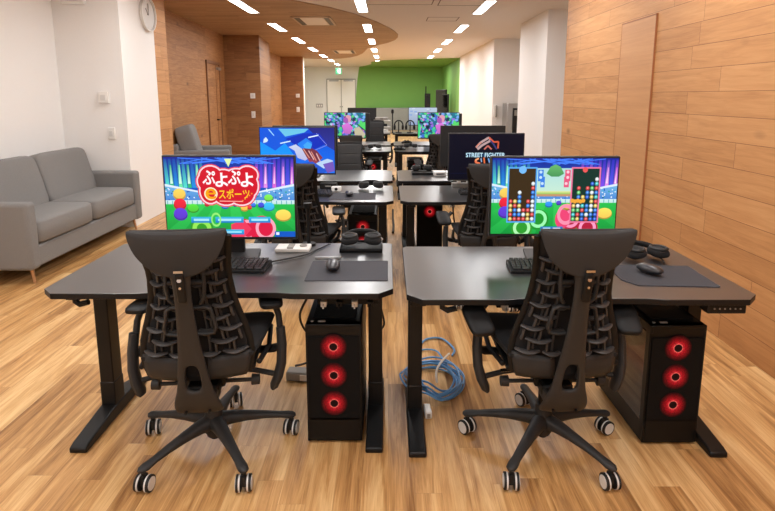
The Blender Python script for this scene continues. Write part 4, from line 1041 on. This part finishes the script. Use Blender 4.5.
# row 3/4 equipment
def shelf(label, loc):
    t = thing('shelf_rack', label, 'shelf', loc)
    for z in (.0, .12, .25):
        q = MB(); q.box((0, 0, z+.008), (.36, .26, .012)); q.build('board', 'wheelw', t)
    for x in (-.17, .17):
        for y in (-.12, .12): q = MB(); q.cyl((x, y, 0), (x, y, .27), .008); q.build('post', 'steel', t)
    return t
shelf('small grey two-tier shelf holding consoles on the farthest left desk', (-.13, 11.7, Z))
for k, (x, z, m, lab) in enumerate(((-.2, .015, 'plasticd', 'black console box on the lowest tier, left'), (-.06, .015, 'whitep', 'white console box on the lowest tier, right'), (-.15, .135, 'plasticd', 'black console box on the middle tier'), (-.14, .265, 'greyp', 'grey console box on the top tier'))):
    t = thing('game_console', lab+' of the far shelf', 'console', (x, 11.68, Z+z))
    q = MB(); q.box((0, 0, .03), (.12 if k < 2 else .26, .18, .055)); q.build('body', m, t, bevel=.006)
    q = MB(); q.box((0, -.091, .03), (.06, .004, .012)); q.build('slot', 'greyp' if m != 'greyp' else 'plasticd', t)
t = thing('microphone_stand', 'thin black microphone stand between the farthest desks', 'microphone', (.09, 11.50, Z))
q = MB(); q.cyl((0, 0, 0), (0, 0, .012), .05); q.build('base', 'metalblk', t)
q = MB(); q.cyl((0, 0, .01), (0, 0, .42), .012); q.build('pole', 'metalblk', t)
q = MB(); q.lathe([(.001, .40), (.025, .41), (.03, .45), (.022, .49), (.001, .50)], 12); q.build('capsule', 'metalblk', t)
for x, lab in ((.22, 'black headset hanging on a stand, left one on the farthest right desk'), (.46, 'black headset hanging on a stand, right one on the farthest right desk')):
    t = thing('headset_stand', lab, 'headset', (x, 11.6, Z))
    q = MB(); q.cyl((0, 0, 0), (0, 0, .015), .07); q.cyl((0, 0, 0), (0, 0, .24), .012); q.build('stand', 'metalblk', t)
    q = MB(); q.tube([(.09*math.cos(a), 0, .15+.11*math.sin(a)) for a in [PI*k/12 for k in range(13)]], .014, 8); q.build('headband', 'plasticd', t)
    for s in (-1, 1): q = MB(); superbox(q, (s*.085, 0, .12), (.05, .09, .11), .02, e=3); q.build('ear_cup', 'plasticd', t)
for x, y, lab in ((.16, 7.85, 'black controller lying on the third row right desk, left end'), (-.42, 7.95, 'black controller lying on the third row left desk'), (.30, 9.0, 'black controller on the desk behind the third row right')):
    t = thing('game_controller', lab, 'controller', (x, y, Z))
    q = MB(); superbox(q, (0, 0, .025), (.14, .07, .045), .02, e=3)
    for s in (-1, 1): q.tube([(s*.05, -.01, .025), (s*.07, -.05, .02), (s*.075, -.08, .015)], [.022, .018, .010], 8)
    q.build('body', 'plasticd', t); q = MB()
    for s in (-1, 1): q.cyl((s*.025, -.015, .04), (s*.025, -.015, .06), .010)
    q.build('thumbstick', 'rubber', t)
# low partition in front of green wall & displays
t = thing('low_partition', 'row of pale grey lockers below the green back wall', 'lockers', (.45, YF-.3, 0))
q = MB(); q.box((0, 0, .48), (3.0, .4, .96)); q.build('body', 'partition', t, bevel=.006)
for k in range(8):
    for j in range(2):
        q = MB(); q.box((-1.3+.371*k, -.205, .26+.46*j), (.355, .015, .44)); d = q.build('door', 'partition', t, bevel=.004)
for x, y, h, w, lab in ((1.98, 20.8, 1.72, .5, 'tall dark display board near the far green wall, left one'), (2.02, 19.6, 1.55, .26, 'tall dark display board near the far green wall, right one')):
    t = thing('display_stand', lab, 'display', (x, y, 0), R(-68))
    q = MB(); q.box((0, 0, h-.45), (w*1.6, .06, .85)); q.build('panel', 'monback', t, bevel=.008)
    q = MB(); q.box((0, -.034, h-.45), (w*1.5, .006, .78)); q.build('screen', 'screenoff', t)
    q = MB(); q.cyl((0, .04, 0), (0, .04, h-.4), .03); q.build('pole', 'metalblk', t)
    q = MB(); q.box((0, .04, .015), (.5, .4, .03)); q.build('base', 'metalblk', t, bevel=.01)
t = thing('camera_tripod', 'slim black tripod with camera before the far green wall', 'tripod', (1.35, 20.0, 0))
for k in range(3):
    a = k*2*PI/3+.3; q = MB(); q.cyl((0, 0, 1.0), (.28*math.cos(a), .28*math.sin(a), 0), .014); q.build('leg', 'metalblk', t)
q = MB(); q.cyl((0, 0, .95), (0, 0, 1.8), .02); q.build('column', 'metalblk', t)
q = MB(); q.box((.06, 0, 1.30), (.2, .12, .5)); q.cyl((.06, -.06, 1.45), (.06, -.12, 1.45), .05); q.build('camera', 'metalblk', t, bevel=.01)

# ------------------------------------------------------------------ lights
def area(loc, sx, sy, e, c=(.97, .985, 1)):
    l = bpy.data.lights.new('panel_light', 'AREA'); l.shape = 'RECTANGLE'; l.size = sx; l.size_y = sy; l.energy = e; l.color = c
    o = bpy.data.objects.new('panel_light', l); col.objects.link(o); o.location = loc; return o
for X in (-2.007, -.374, 1.364):
    for Y in (-1.2, 1.0, 3.2, 5.4, 7.75, 10.3, 12.8, 15.3, 18.0, 21.5): area((X, Y, H-.04), .15, 1.2, 15 if Y < 12 else (21 if Y < 17 else 30))
w = bpy.data.worlds.new('World'); scene.world = w; w.use_nodes = True
w.node_tree.nodes['Background'].inputs[0].default_value = (.92, .97, 1, 1); w.node_tree.nodes['Background'].inputs[1].default_value = .2

# ------------------------------------------------------------------ camera
cam = bpy.data.cameras.new('camera'); co = bpy.data.objects.new('camera', cam); col.objects.link(co)
co.location = (0, 0, 1.45); co.rotation_euler = (R(90-9.67), 0, 0)
cam.sensor_fit = 'HORIZONTAL'; cam.sensor_width = 36; cam.lens = 36*550/775
cam.shift_x = -(388.2-387.5)/775; cam.shift_y = -(255.5-190)/775; cam.clip_start = .05; cam.clip_end = 100
scene.camera = co
scene.view_settings.view_transform = 'Standard'
scene.view_settings.exposure = .2
